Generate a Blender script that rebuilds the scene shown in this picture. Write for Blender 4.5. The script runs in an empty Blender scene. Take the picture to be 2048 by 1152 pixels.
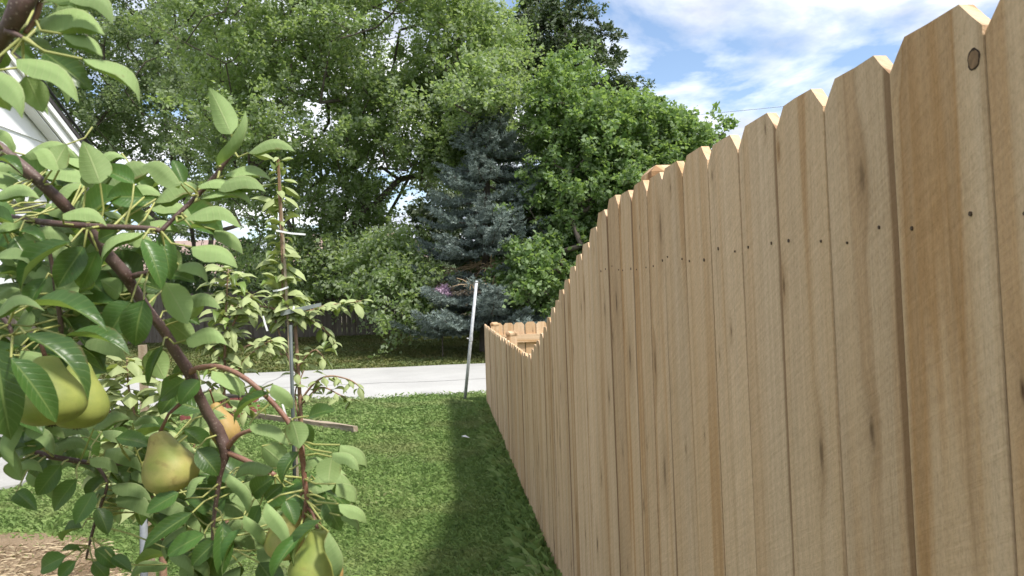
import bpy, math, random
import numpy as np
from mathutils import Vector, Matrix

random.seed(7)
rng = np.random.default_rng(7)
scene = bpy.context.scene
col = scene.collection
R = math.radians

# ------------------------------------------------------------------ camera
FPX = 1490.0                      # focal length in pixels of the 2048 wide frame
EYE = Vector((0.0, 0.0, 1.5))
ROLL = R(1.85)
def basis(yaw, pitch):
    f = Vector((math.sin(yaw)*math.cos(pitch), math.cos(yaw)*math.cos(pitch), math.sin(pitch)))
    r0 = Vector((math.cos(yaw), -math.sin(yaw), 0)); u0 = r0.cross(f)
    r = r0*math.cos(ROLL) - u0*math.sin(ROLL)
    u = r0*math.sin(ROLL) + u0*math.cos(ROLL)
    return f, r, u
yaw, pitch = R(5.3), R(0.3)
for _ in range(30):               # the fence line (+Y) runs to its vanishing point
    f, r, u = basis(yaw, pitch)
    d = Vector((0, 1, 0))
    px = 1024 + FPX*d.dot(r)/d.dot(f); py = 576 - FPX*d.dot(u)/d.dot(f)
    yaw += (px-886)/FPX*0.8; pitch += (588-py)/FPX*0.8
F, RT, UP = basis(yaw, pitch)
def P(px, py, depth):             # point on the ray through a picture position, at a depth
    return EYE + depth*(F + RT*((px-1024)/FPX) - UP*((py-576)/FPX))
def G(px, py, z=0.0):             # where that ray meets the ground
    d = F + RT*((px-1024)/FPX) - UP*((py-576)/FPX)
    return EYE + d*((z-EYE.z)/d.z)
cam = bpy.data.cameras.new('camera'); camo = bpy.data.objects.new('camera', cam); col.objects.link(camo)
cam.sensor_width = 36; cam.lens = FPX/2048*36; cam.clip_start = 0.05; cam.clip_end = 2000
m = Matrix.Identity(4)
for i in range(3):
    m[i][0] = RT[i]; m[i][1] = UP[i]; m[i][2] = -F[i]; m[i][3] = EYE[i]
camo.matrix_world = m
cam.dof.use_dof = True; cam.dof.focus_distance = 2.6; cam.dof.aperture_fstop = 16.0
scene.camera = camo

# ------------------------------------------------------------------ sky, sun, exposure
SUN = Vector((0.43, -0.41, 0.86)).normalized()      # towards the sun: high, from behind on the right
elev = math.asin(SUN.z); azim = math.atan2(SUN.x, SUN.y)
world = bpy.data.worlds.new('World'); scene.world = world; world.use_nodes = True
nt = world.node_tree; nt.nodes.clear()
def N(tree, t, **kw):
    n = tree.nodes.new(t)
    for k, v in kw.items():
        if k.startswith('i_'):
            key = k[2:]
            key = int(key) if key.isdigit() else key
            n.inputs[key].default_value = v
        else: setattr(n, k, v)
    return n
def L(tree, a, b): tree.links.new(a, b)
sky = N(nt, 'ShaderNodeTexSky'); sky.sky_type = 'NISHITA'; sky.sun_disc = False
sky.sun_elevation = elev; sky.sun_rotation = azim; sky.altitude = 200; sky.air_density = 1.0; sky.dust_density = 1.6; sky.ozone_density = 1.4
tc = N(nt, 'ShaderNodeTexCoord')
sep = N(nt, 'ShaderNodeSeparateXYZ'); L(nt, tc.outputs['Generated'], sep.inputs[0])
zz = N(nt, 'ShaderNodeMath', operation='MAXIMUM'); L(nt, sep.outputs[2], zz.inputs[0]); zz.inputs[1].default_value = 0.0
za = N(nt, 'ShaderNodeMath', operation='ADD'); L(nt, zz.outputs[0], za.inputs[0]); za.inputs[1].default_value = 0.16
dx = N(nt, 'ShaderNodeMath', operation='DIVIDE'); L(nt, sep.outputs[0], dx.inputs[0]); L(nt, za.outputs[0], dx.inputs[1])
dy = N(nt, 'ShaderNodeMath', operation='DIVIDE'); L(nt, sep.outputs[1], dy.inputs[0]); L(nt, za.outputs[0], dy.inputs[1])
cv = N(nt, 'ShaderNodeCombineXYZ'); L(nt, dx.outputs[0], cv.inputs[0]); L(nt, dy.outputs[0], cv.inputs[1]); cv.inputs[2].default_value = 1.7
n1 = N(nt, 'ShaderNodeTexNoise', noise_dimensions='3D'); L(nt, cv.outputs[0], n1.inputs['Vector'])
n1.inputs['Scale'].default_value = 1.6; n1.inputs['Detail'].default_value = 9; n1.inputs['Roughness'].default_value = 0.55; n1.inputs['Distortion'].default_value = 0.35
cr = N(nt, 'ShaderNodeValToRGB'); L(nt, n1.outputs[0], cr.inputs[0])
cr.color_ramp.elements[0].position = 0.375; cr.color_ramp.elements[0].color = (0, 0, 0, 1)
cr.color_ramp.elements[1].position = 0.535; cr.color_ramp.elements[1].color = (1, 1, 1, 1)
n2 = N(nt, 'ShaderNodeTexNoise'); L(nt, cv.outputs[0], n2.inputs['Vector']); n2.inputs['Scale'].default_value = 2.0; n2.inputs['Detail'].default_value = 6
cc = N(nt, 'ShaderNodeValToRGB'); L(nt, n2.outputs[0], cc.inputs[0])
cc.color_ramp.elements[0].position = 0.36; cc.color_ramp.elements[0].color = (3.3, 3.6, 4.3, 1)
cc.color_ramp.elements[1].position = 0.60; cc.color_ramp.elements[1].color = (7.4, 7.5, 7.7, 1)
mx = N(nt, 'ShaderNodeMix', data_type='RGBA'); L(nt, cr.outputs[0], mx.inputs['Factor']); L(nt, sky.outputs[0], mx.inputs['A']); L(nt, cc.outputs[0], mx.inputs['B'])
bg = N(nt, 'ShaderNodeBackground'); bg.inputs['Strength'].default_value = 0.15; L(nt, mx.outputs['Result'], bg.inputs['Color'])
wo = N(nt, 'ShaderNodeOutputWorld'); L(nt, bg.outputs[0], wo.inputs['Surface'])
sl = bpy.data.lights.new('sun', 'SUN'); sl.energy = 3.8; sl.angle = R(6.0); sl.color = (1.0, 0.955, 0.88)
so = bpy.data.objects.new('sun', sl); col.objects.link(so); so.rotation_euler = (-SUN).to_track_quat('-Z', 'Y').to_euler(); so.location = (5, -5, 20)
scene.view_settings.view_transform = 'Standard'; scene.view_settings.look = 'None'
scene.view_settings.gamma = 1.0; scene.view_settings.use_curve_mapping = False
scene.view_settings.exposure = 0.62
scene.render.engine = 'CYCLES'
scene.cycles.max_bounces = 8; scene.cycles.transmission_bounces = 6; scene.cycles.diffuse_bounces = 4; scene.cycles.glossy_bounces = 2
scene.cycles.use_denoising = True; scene.cycles.caustics_reflective = False; scene.cycles.caustics_refractive = False
scene.cycles.sample_clamp_indirect = 6.0

# ------------------------------------------------------------------ helpers
def tag(o, label=None, cat=None, group=None, kind=None):
    if label: o['label'] = label
    if cat: o['category'] = cat
    if group: o['group'] = group
    if kind: o['kind'] = kind
    return o
def empty(name, loc=(0, 0, 0)):
    o = bpy.data.objects.new(name, None); o.location = loc; o.empty_display_size = 0.1; col.objects.link(o); return o
class MB:
    def __init__(s): s.v = []; s.f = []; s.m = []
    def add(s, vs, fs, mi=0):
        b = len(s.v); s.v += [tuple(v) for v in vs]; s.f += [tuple(i+b for i in f) for f in fs]; s.m += [mi]*len(fs); return s
    def box(s, lo, hi, mi=0, jit=0):
        x0, y0, z0 = lo; x1, y1, z1 = hi
        vs = [(x0,y0,z0),(x1,y0,z0),(x1,y1,z0),(x0,y1,z0),(x0,y0,z1),(x1,y0,z1),(x1,y1,z1),(x0,y1,z1)]
        if jit: vs = [tuple(c+random.uniform(-jit, jit) for c in v) for v in vs]
        return s.add(vs, [(0,3,2,1),(4,5,6,7),(0,1,5,4),(1,2,6,5),(2,3,7,6),(3,0,4,7)], mi)
    def tube(s, pts, rad, n=8, mi=0, caps=True, jit=0.0):
        pts = [Vector(p) for p in pts]; k = len(pts)
        if not hasattr(rad, '__len__'): rad = [rad]*k
        t0 = (pts[1]-pts[0]).normalized()
        a = t0.orthogonal().normalized(); vs = []; fs = []
        for i, p in enumerate(pts):
            t = (pts[min(i+1, k-1)]-pts[max(i-1, 0)])
            t = t.normalized() if t.length > 1e-9 else t0
            a = (a - t*a.dot(t)); a = a.normalized() if a.length > 1e-6 else t.orthogonal().normalized()
            b = t.cross(a)
            for j in range(n):
                w = 2*math.pi*j/n; rr = rad[i]*(1+random.uniform(-jit, jit))
                vs.append(p + (a*math.cos(w)+b*math.sin(w))*rr)
        for i in range(k-1):
            for j in range(n):
                q = (j+1) % n
                fs.append((i*n+j, i*n+q, (i+1)*n+q, (i+1)*n+j))
        if caps:
            fs.append(tuple(range(n-1, -1, -1))); fs.append(tuple((k-1)*n+j for j in range(n)))
        return s.add(vs, fs, mi)
    def build(s, name, mats, parent=None, smooth=False, origin=None, local=False):
        me = bpy.data.meshes.new(name)
        vs = s.v
        if origin is not None: vs = [(v[0]-origin[0], v[1]-origin[1], v[2]-origin[2]) for v in vs]
        me.from_pydata(vs, [], s.f)
        if not isinstance(mats, (list, tuple)): mats = [mats]
        for mt in mats: me.materials.append(mt)
        if any(s.m): me.polygons.foreach_set('material_index', s.m)
        if smooth: me.polygons.foreach_set('use_smooth', [True]*len(s.f))
        me.update()
        o = bpy.data.objects.new(name, me); col.objects.link(o)
        if origin is not None: o.location = origin
        if parent is not None:
            o.parent = parent
            if parent.type == 'EMPTY' and not local: o.location = Vector(o.location)-Vector(parent.location)
        return o
def smoothline(pts, k=4):
    """Catmull-Rom through (Vector, radius) pairs"""
    out = []; n = len(pts)
    for i in range(n-1):
        p0, p1, p2, p3 = pts[max(i-1,0)], pts[i], pts[i+1], pts[min(i+2,n-1)]
        for j in range(k):
            t = j/k
            c = [0.5*((2*p1[q]) + (-p0[q]+p2[q])*t + (2*p0[q]-5*p1[q]+4*p2[q]-p3[q])*t*t + (-p0[q]+3*p1[q]-3*p2[q]+p3[q])*t**3) for q in (0, 1)]
            out.append(c)
    out.append(list(pts[-1])); return out
def quads_mesh(name, V, nv, mat, parent=None, tint=None):
    """V: (n, nv, 3) array, one polygon of nv corners each"""
    n = V.shape[0]; me = bpy.data.meshes.new(name)
    me.vertices.add(n*nv); me.vertices.foreach_set('co', V.reshape(-1).astype(np.float32))
    me.loops.add(n*nv); me.loops.foreach_set('vertex_index', np.arange(n*nv, dtype=np.int32))
    me.polygons.add(n); me.polygons.foreach_set('loop_start', np.arange(0, n*nv, nv, dtype=np.int32))
    me.polygons.foreach_set('loop_total', np.full(n, nv, dtype=np.int32))
    if tint is not None:
        at = me.attributes.new('tint', 'FLOAT', 'FACE'); at.data.foreach_set('value', tint.astype(np.float32))
    me.materials.append(mat); me.update(calc_edges=True); me.validate()
    o = bpy.data.objects.new(name, me); col.objects.link(o)
    if parent is not None:
        o.parent = parent
        o.location = -Vector(parent.location)
    return o

# ------------------------------------------------------------------ materials
def newmat(name):
    mt = bpy.data.materials.new(name); mt.use_nodes = True
    t = mt.node_tree; b = t.nodes['Principled BSDF']; return mt, t, b
def ramp(t, src, stops):
    r = N(t, 'ShaderNodeValToRGB'); L(t, src, r.inputs[0])
    e = r.color_ramp.elements
    while len(e) < len(stops): e.new(0.5)
    for el, (p, c) in zip(e, stops):
        el.position = p; el.color = (*c, 1) if len(c) == 3 else c
    return r.outputs[0]
def mixc(t, fac, a, b, blend='MIX'):
    n = N(t, 'ShaderNodeMix', data_type='RGBA', blend_type=blend)
    for sock, v in ((n.inputs['Factor'], fac), (n.inputs['A'], a), (n.inputs['B'], b)):
        if hasattr(v, 'is_output'): L(t, v, sock)
        elif isinstance(v, (int, float)): sock.default_value = v
        else: sock.default_value = (*v, 1)
    return n.outputs['Result']
def mth(t, op, a, b=0.0, c=None):
    n = N(t, 'ShaderNodeMath', operation=op)
    for i, v in enumerate((a, b, c)):
        if v is None: continue
        if hasattr(v, 'is_output'): L(t, v, n.inputs[i])
        else: n.inputs[i].default_value = v
    return n.outputs[0]
def noise(t, vec, scale, detail=4, rough=0.5, dist=0.0, dims='3D'):
    n = N(t, 'ShaderNodeTexNoise', noise_dimensions=dims)
    if vec is not None: L(t, vec, n.inputs['Vector'])
    n.inputs['Scale'].default_value = scale; n.inputs['Detail'].default_value = detail; n.inputs['Roughness'].default_value = rough; n.inputs['Distortion'].default_value = dist
    return n.outputs[0]
def bump(t, b, h, strength, dist=0.01):
    n = N(t, 'ShaderNodeBump'); n.inputs['Strength'].default_value = strength; n.inputs['Distance'].default_value = dist
    L(t, h, n.inputs['Height']); L(t, n.outputs[0], b.inputs['Normal'])
def simple(name, c, rough=0.7, nscale=8, var=0.25, metal=0.0, bmp=0.0):
    mt, t, b = newmat(name)
    tcn = N(t, 'ShaderNodeTexCoord').outputs['Object']
    n = noise(t, tcn, nscale, 6, 0.6)
    lo = tuple(x*(1-var) for x in c); hi = tuple(min(1, x*(1+var)) for x in c)
    L(t, ramp(t, n, [(0.3, lo), (0.7, hi)]), b.inputs['Base Color'])
    b.inputs['Roughness'].default_value = rough; b.inputs['Metallic'].default_value = metal
    if bmp: bump(t, b, n, bmp)
    return mt

def wood_mat(name, sap, sap2, heart, dark, grain=1.0):
    """sawn softwood: vertical grain, heartwood bands, knots, saw marks; the board is modelled with z up its length"""
    mt, t, b = newmat(name)
    oc = N(t, 'ShaderNodeTexCoord').outputs['Object']
    oi = N(t, 'ShaderNodeObjectInfo').outputs['Random']
    sp = N(t, 'ShaderNodeSeparateXYZ'); L(t, oc, sp.inputs[0])
    wid = mth(t, 'ADD', sp.outputs[1], sp.outputs[0])
    off = mth(t, 'MULTIPLY', oi, 137.0)
    zo = mth(t, 'ADD', sp.outputs[2], off)
    # knots
    kv = N(t, 'ShaderNodeCombineXYZ'); L(t, mth(t, 'MULTIPLY', wid, 11.0), kv.inputs[0]); L(t, mth(t, 'MULTIPLY', zo, 3.2), kv.inputs[1]); L(t, off, kv.inputs[2])
    vo = N(t, 'ShaderNodeTexVoronoi', voronoi_dimensions='2D', feature='F1'); L(t, kv.outputs[0], vo.inputs['Vector']); vo.inputs['Scale'].default_value = 1.0; vo.inputs['Randomness'].default_value = 1.0
    sc = N(t, 'ShaderNodeSeparateColor'); L(t, vo.outputs['Color'], sc.inputs[0])
    isk = mth(t, 'GREATER_THAN', sc.outputs[0], 0.50)
    size = mth(t, 'MULTIPLY_ADD', mth(t, 'POWER', sc.outputs[1], 2.0), 0.11, 0.022)
    kd = mth(t, 'DIVIDE', vo.outputs['Distance'], size)
    kmask = mth(t, 'MULTIPLY', mth(t, 'MULTIPLY', isk, mth(t, 'MULTIPLY_ADD', sc.outputs[2], 0.6, 0.5)), ramp(t, mth(t, 'MULTIPLY', mth(t, 'ADD', kd, mth(t, 'MULTIPLY_ADD', noise(t, kv.outputs[0], 9.0, 3, 0.6), 1.4, -0.7)), 0.5), [(0.18, (1,1,1)), (0.60, (0,0,0))]))
    khalo = mth(t, 'MULTIPLY', isk, ramp(t, mth(t, 'MULTIPLY', kd, 0.14), [(0.05, (1,1,1)), (0.6, (0,0,0))]))
    # grain coordinate, bent round the knots
    gw = mth(t, 'ADD', wid, mth(t, 'MULTIPLY', khalo, 0.022))
    def gvec(sy, sz):
        c = N(t, 'ShaderNodeCombineXYZ'); L(t, mth(t, 'MULTIPLY', gw, sy), c.inputs[0]); L(t, mth(t, 'MULTIPLY', zo, sz), c.inputs[1]); L(t, off, c.inputs[2]); return c.outputs[0]
    nb = noise(t, gvec(13, 0.35), 1.0, 3, 0.5, 0.6)          # broad heart / sap bands
    ns = noise(t, gvec(60, 0.9), 1.0, 5, 0.62, 0.4)          # streaks
    nf = noise(t, gvec(420, 5.0), 1.0, 3, 0.6)               # fine fibre
    c1 = ramp(t, nb, [(0.30, sap), (0.52, sap2), (0.60, heart), (0.78, sap2)])
    tone = mth(t, 'MULTIPLY_ADD', N(t, 'ShaderNodeObjectInfo').outputs['Random'], 2.0, -1.0)
    c1b = mixc(t, mth(t, 'MULTIPLY', mth(t, 'FRACT', mth(t, 'MULTIPLY', oi, 17.3)), 0.55), c1, sap)
    c1c = mixc(t, mth(t, 'MULTIPLY', mth(t, 'GREATER_THAN', mth(t, 'FRACT', mth(t, 'MULTIPLY', oi, 31.7)), 0.78), 0.35), c1b, heart)
    c2 = mixc(t, 0.55, c1c, ramp(t, ns, [(0.25, (0.70, 0.66, 0.60)), (0.5, (1, 1, 1)), (0.75, (1.14, 1.14, 1.12))]), 'MULTIPLY')
    c3 = mixc(t, 0.35, c2, ramp(t, nf, [(0.2, (0.72, 0.70, 0.66)), (0.6, (1.05, 1.05, 1.05))]), 'MULTIPLY')
    # grey-green weather smudges
    ng = noise(t, gvec(9, 1.6), 1.0, 4, 0.6, 1.0)
    c4 = mixc(t, mth(t, 'MULTIPLY', ramp(t, ng, [(0.58, (0,0,0)), (0.75, (1,1,1))]), 0.33), c3, dark)
    c5 = mixc(t, mth(t, 'MULTIPLY', khalo, 0.42), c4, tuple(0.55*x for x in heart))
    c6 = mixc(t, mth(t, 'MULTIPLY', kmask, 0.85), c5, (0.085, 0.045, 0.022))
    # rough-sawn fuzz and slanted blade marks
    fz = N(t, 'ShaderNodeCombineXYZ'); L(t, mth(t, 'MULTIPLY', wid, 300), fz.inputs[0]); L(t, mth(t, 'MULTIPLY', zo, 130), fz.inputs[1]); L(t, off, fz.inputs[2])
    fuzz = noise(t, fz.outputs[0], 1.0, 5, 0.7)
    bl = N(t, 'ShaderNodeCombineXYZ'); L(t, mth(t, 'MULTIPLY', mth(t, 'ADD', zo, mth(t, 'MULTIPLY', wid, 0.55)), 150.0), bl.inputs[0]); L(t, mth(t, 'MULTIPLY', wid, 14), bl.inputs[1]); L(t, off, bl.inputs[2])
    blade = noise(t, bl.outputs[0], 1.0, 2, 0.5)
    c6 = mixc(t, 0.75*grain, c6, ramp(t, fuzz, [(0.25, (0.70, 0.68, 0.64)), (0.5, (1, 1, 1)), (0.78, (1.16, 1.15, 1.13))]), 'MULTIPLY')
    c6 = mixc(t, 0.5*grain, c6, ramp(t, blade, [(0.3, (0.86, 0.84, 0.80)), (0.65, (1.06, 1.06, 1.05))]), 'MULTIPLY')
    # brown water stains running down the grain
    nst = noise(t, gvec(34, 1.3), 1.0, 4, 0.55, 0.8)
    c6 = mixc(t, mth(t, 'MULTIPLY', ramp(t, nst, [(0.62, (0,0,0)), (0.76, (1,1,1))]), 0.55*grain), c6, tuple(0.62*x for x in heart))
    # bark-brown wane along one edge of some boards
    we = mth(t, 'ADD', mth(t, 'MULTIPLY', wid, 12.9), mth(t, 'MULTIPLY_ADD', noise(t, gvec(6, 6.0), 1.0, 3, 0.6), 0.14, -0.07))
    wsel = mth(t, 'GREATER_THAN', mth(t, 'FRACT', mth(t, 'MULTIPLY', oi, 91.7)), 0.55)
    c6 = mixc(t, mth(t, 'MULTIPLY', mth(t, 'MULTIPLY', ramp(t, mth(t, 'MULTIPLY', we, -1.0), [(0.90, (0,0,0)), (0.985, (1,1,1))]), wsel), 0.7*grain), c6, (0.17, 0.085, 0.035))
    br = mth(t, 'MULTIPLY_ADD', mth(t, 'FRACT', mth(t, 'MULTIPLY', oi, 57.1)), 0.16, 0.92)
    hsv = N(t, 'ShaderNodeHueSaturation'); L(t, c6, hsv.inputs['Color']); L(t, br, hsv.inputs['Value'])
    L(t, hsv.outputs[0], b.inputs['Base Color'])
    b.inputs['Roughness'].default_value = 0.78; b.inputs['Specular IOR Level'].default_value = 0.25
    # saw marks: slightly slanted fine ridges, plus fibre
    sv = N(t, 'ShaderNodeCombineXYZ'); L(t, mth(t, 'MULTIPLY', mth(t, 'ADD', zo, mth(t, 'MULTIPLY', wid, 0.5)), 420.0), sv.inputs[0]); L(t, mth(t, 'MULTIPLY', wid, 30), sv.inputs[1])
    saw = noise(t, sv.outputs[0], 1.0, 2, 0.5)
    hgt = mth(t, 'ADD', mth(t, 'ADD', mth(t, 'MULTIPLY', saw, 0.5), mth(t, 'ADD', mth(t, 'MULTIPLY', fuzz, 1.2), mth(t, 'MULTIPLY', blade, 0.8))), mth(t, 'ADD', mth(t, 'MULTIPLY', nf, 0.8), mth(t, 'MULTIPLY', ns, 0.8)))
    bump(t, b, hgt, 0.5*grain, 0.002)
    return mt
M_fence = wood_mat('new_fence_wood', (0.635, 0.475, 0.33), (0.58, 0.405, 0.252), (0.46, 0.268, 0.125), (0.34, 0.27, 0.185))
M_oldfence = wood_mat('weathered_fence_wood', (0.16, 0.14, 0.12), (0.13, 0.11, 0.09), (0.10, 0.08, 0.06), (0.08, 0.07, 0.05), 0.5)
M_oldboard = wood_mat('weathered_board_wood', (0.42, 0.36, 0.29), (0.34, 0.28, 0.21), (0.24, 0.18, 0.12), (0.18, 0.15, 0.11))
M_nail = simple('rusty_nail', (0.085, 0.055, 0.035), 0.6, 400, 0.4, 0.3)

def leaf_mat(name, top, under, trans, tmix=0.35, rough_top=0.38, rough_under=0.7, var=0.35, attr=True, hue2=None, vein=False):
    mt, t, b = newmat(name)
    geo = N(t, 'ShaderNodeNewGeometry')
    if attr == 'object':
        rnd = N(t, 'ShaderNodeObjectInfo').outputs['Random']
    else:
        a = N(t, 'ShaderNodeAttribute'); a.attribute_name = 'tint'; rnd = a.outputs['Fac']
    lo = tuple(x*(1-var) for x in top); hi = tuple(x*(1+var) for x in (hue2 or top))
    ct = ramp(t, rnd, [(0.0, lo), (0.5, top), (1.0, hi)])
    lo = tuple(x*(1-var*0.5) for x in under); hi = tuple(x*(1+var*0.5) for x in under)
    cu = ramp(t, rnd, [(0.0, lo), (1.0, hi)])
    if vein:
        n = noise(t, N(t, 'ShaderNodeTexCoord').outputs['Object'], 55, 4, 0.6)
        ct = mixc(t, 0.6, ct, ramp(t, n, [(0.3, (0.75,0.75,0.7)), (0.7, (1.2,1.2,1.1))]), 'MULTIPLY')
        cu = mixc(t, 0.5, cu, ramp(t, n, [(0.3, (0.82,0.84,0.78)), (0.7, (1.12,1.12,1.1))]), 'MULTIPLY')
        a1 = N(t, 'ShaderNodeAttribute'); a1.attribute_name = 'lt'; a2 = N(t, 'ShaderNodeAttribute'); a2.attribute_name = 'ls'
        lt_, ls_ = a1.outputs['Fac'], a2.outputs['Fac']
        ph = mth(t, 'FRACT', mth(t, 'ADD', mth(t, 'MULTIPLY', mth(t, 'SUBTRACT', lt_, mth(t, 'MULTIPLY', ls_, 0.16)), 10.0), mth(t, 'MULTIPLY', n, 0.5)))
        vn = ramp(t, mth(t, 'ABSOLUTE', mth(t, 'SUBTRACT', ph, 0.5)), [(0.02, (1,1,1)), (0.13, (0,0,0))])
        mr = ramp(t, ls_, [(0.03, (1,1,1)), (0.09, (0,0,0))])
        vv = mth(t, 'MAXIMUM', mth(t, 'MULTIPLY', vn, 0.35), mr)
        ct = mixc(t, mth(t, 'MULTIPLY', vv, 0.55), ct, (0.24, 0.31, 0.10)); cu = mixc(t, mth(t, 'MULTIPLY', vv, 0.45), cu, (0.40, 0.45, 0.22))
        n9 = noise(t, N(t, 'ShaderNodeTexCoord').outputs['Object'], 38, 4, 0.6)
        edge = mth(t, 'MULTIPLY', ramp(t, ls_, [(0.80, (0,0,0)), (0.97, (1,1,1))]), ramp(t, n9, [(0.56, (0,0,0)), (0.64, (1,1,1))]))
        spot = ramp(t, noise(t, N(t, 'ShaderNodeTexCoord').outputs['Object'], 120, 2, 0.5), [(0.72, (0,0,0)), (0.76, (1,1,1))])
        bad = mth(t, 'MAXIMUM', mth(t, 'MULTIPLY', edge, 0.7), mth(t, 'MULTIPLY', spot, 0.5))
        ct = mixc(t, bad, ct, (0.12, 0.07, 0.03)); cu = mixc(t, bad, cu, (0.17, 0.11, 0.05))
        bump(t, b, mth(t, 'ADD', mth(t, 'MULTIPLY', vv, -1.0), mth(t, 'MULTIPLY', n, 0.5)), 0.35, 0.0012)
    c = mixc(t, geo.outputs['Backfacing'], ct, cu)
    L(t, c, b.inputs['Base Color'])
    L(t, mth(t, 'MULTIPLY_ADD', geo.outputs['Backfacing'], rough_under-rough_top, rough_top), b.inputs['Roughness'])
    b.inputs['Specular IOR Level'].default_value = 0.4
    tr = N(t, 'ShaderNodeBsdfTranslucent'); tr.inputs['Color'].default_value = (*trans, 1)
    ms = N(t, 'ShaderNodeMixShader'); ms.inputs[0].default_value = tmix
    L(t, b.outputs[0], ms.inputs[1]); L(t, tr.outputs[0], ms.inputs[2])
    L(t, ms.outputs[0], t.nodes['Material Output'].inputs['Surface'])
    return mt
M_pleaf = leaf_mat('pear_leaf', (0.058, 0.128, 0.032), (0.25, 0.35, 0.135), (0.26, 0.38, 0.06), 0.27, 0.36, 0.72, 0.35, 'object', vein=True)
M_sapleaf = leaf_mat('young_pear_leaf', (0.14, 0.21, 0.055), (0.36, 0.42, 0.19), (0.36, 0.44, 0.09), 0.30, 0.42, 0.62, 0.35, 'object')
M_maple = leaf_mat('silver_maple_leaf', (0.160, 0.240, 0.085), (0.30, 0.36, 0.23), (0.38, 0.50, 0.14), 0.50, 0.5, 0.8, 0.45, hue2=(0.19, 0.27, 0.085))
M_maple2 = leaf_mat('olive_maple_leaf', (0.140, 0.205, 0.088), (0.26, 0.31, 0.20), (0.32, 0.42, 0.15), 0.49, 0.5, 0.8, 0.45)
M_dark = leaf_mat('dark_maple_leaf', (0.070, 0.108, 0.046), (0.15, 0.18, 0.12), (0.10, 0.15, 0.03), 0.28, 0.45, 0.8, 0.45)
M_elder = leaf_mat('box_elder_leaf', (0.120, 0.208, 0.066), (0.23, 0.31, 0.16), (0.32, 0.46, 0.10), 0.46, 0.42, 0.7, 0.45, hue2=(0.16, 0.25, 0.07))
M_shrub = leaf_mat('shrub_leaf', (0.065, 0.120, 0.040), (0.13, 0.18, 0.09), (0.15, 0.24, 0.05), 0.38, 0.5, 0.8, 0.5)
M_lilac = leaf_mat('grey_green_leaf', (0.16, 0.23, 0.13), (0.26, 0.32, 0.22), (0.22, 0.30, 0.10), 0.3, 0.5, 0.8, 0.4)
M_flower = leaf_mat('purple_flower', (0.58, 0.42, 0.56), (0.6, 0.45, 0.58), (0.55, 0.4, 0.52), 0.4, 0.6, 0.6, 0.25)
M_spruce = leaf_mat('blue_spruce_needle', (0.215, 0.265, 0.245), (0.18, 0.225, 0.205), (0.19, 0.24, 0.2), 0.22, 0.55, 0.6, 0.4)
M_dead = simple('dead_twig', (0.36, 0.26, 0.16), 0.85, 20, 0.35)
M_bark = simple('grey_bark', (0.085, 0.070, 0.055), 0.9, 6, 0.45, bmp=0.5)
M_petiole = simple('yellow_green_petiole', (0.33, 0.34, 0.11), 0.5, 30, 0.2)

def twig_mat(name, c, c2):
    mt, t, b = newmat(name)
    oc = N(t, 'ShaderNodeTexCoord').outputs['Object']
    n = noise(t, oc, 90, 5, 0.65); n2 = noise(t, oc, 14, 3, 0.5)
    cl = ramp(t, n, [(0.3, tuple(x*0.6 for x in c)), (0.55, c), (0.75, tuple(min(1, x*1.6) for x in c))])
    cc_ = mixc(t, ramp(t, n2, [(0.4, (0,0,0)), (0.65, (1,1,1))]), cl, c2)
    vo = N(t, 'ShaderNodeTexVoronoi'); L(t, oc, vo.inputs['Vector']); vo.inputs['Scale'].default_value = 260
    sp = ramp(t, vo.outputs['Distance'], [(0.16, (1,1,1)), (0.24, (0,0,0))])
    c3 = mixc(t, mth(t, 'MULTIPLY', sp, 0.35), cc_, (0.42, 0.34, 0.28))
    L(t, c3, b.inputs['Base Color']); b.inputs['Roughness'].default_value = 0.55; bump(t, b, n, 0.4, 0.003); return mt
M_branch = twig_mat('pear_bark', (0.085, 0.046, 0.038), (0.125, 0.08, 0.068))
M_redtwig = twig_mat('red_brown_twig', (0.20, 0.088, 0.058), (0.24, 0.13, 0.09))
M_sapbark = twig_mat('young_bark', (0.26, 0.15, 0.10), (0.32, 0.20, 0.13))

def pear_mat(name, base, mottle):
    mt, t, b = newmat(name)
    oc = N(t, 'ShaderNodeTexCoord').outputs['Object']
    n = noise(t, oc, 28, 5, 0.55); n2 = noise(t, oc, 130, 4, 0.6); n3 = noise(t, oc, 48, 3, 0.6, 0.6)
    c = ramp(t, n, [(0.32, base), (0.66, mottle)])  # noise mottles the skin between its two tones
    vo = N(t, 'ShaderNodeTexVoronoi'); L(t, oc, vo.inputs['Vector']); vo.inputs['Scale'].default_value = 330
    c = mixc(t, mth(t, 'MULTIPLY', ramp(t, vo.outputs['Distance'], [(0.10, (1,1,1)), (0.2, (0,0,0))]), 0.4), c, (0.20, 0.17, 0.05))
    c = mixc(t, mth(t, 'MULTIPLY', ramp(t, n3, [(0.60, (0,0,0)), (0.70, (1,1,1))]), 0.55), c, (0.20, 0.15, 0.055))
    c = mixc(t, 0.35, c, ramp(t, n2, [(0.3, (0.8,0.8,0.75)), (0.7, (1.1,1.1,1.05))]), 'MULTIPLY')
    L(t, c, b.inputs['Base Color']); b.inputs['Roughness'].default_value = 0.55; b.inputs['Specular IOR Level'].default_value = 0.3
    b.inputs['Subsurface Weight'].default_value = 0.12; b.inputs['Subsurface Radius'].default_value = (0.006, 0.006, 0.002); b.inputs['Subsurface Scale'].default_value = 0.6
    bump(t, b, n2, 0.08, 0.002); return mt
M_pear = pear_mat('green_pear_skin', (0.20, 0.25, 0.06), (0.29, 0.31, 0.08))
M_pear2 = pear_mat('yellow_pear_skin', (0.25, 0.28, 0.07), (0.42, 0.34, 0.13))
M_pear3 = pear_mat('russet_pear_skin', (0.34, 0.23, 0.075), (0.42, 0.28, 0.11))
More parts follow.
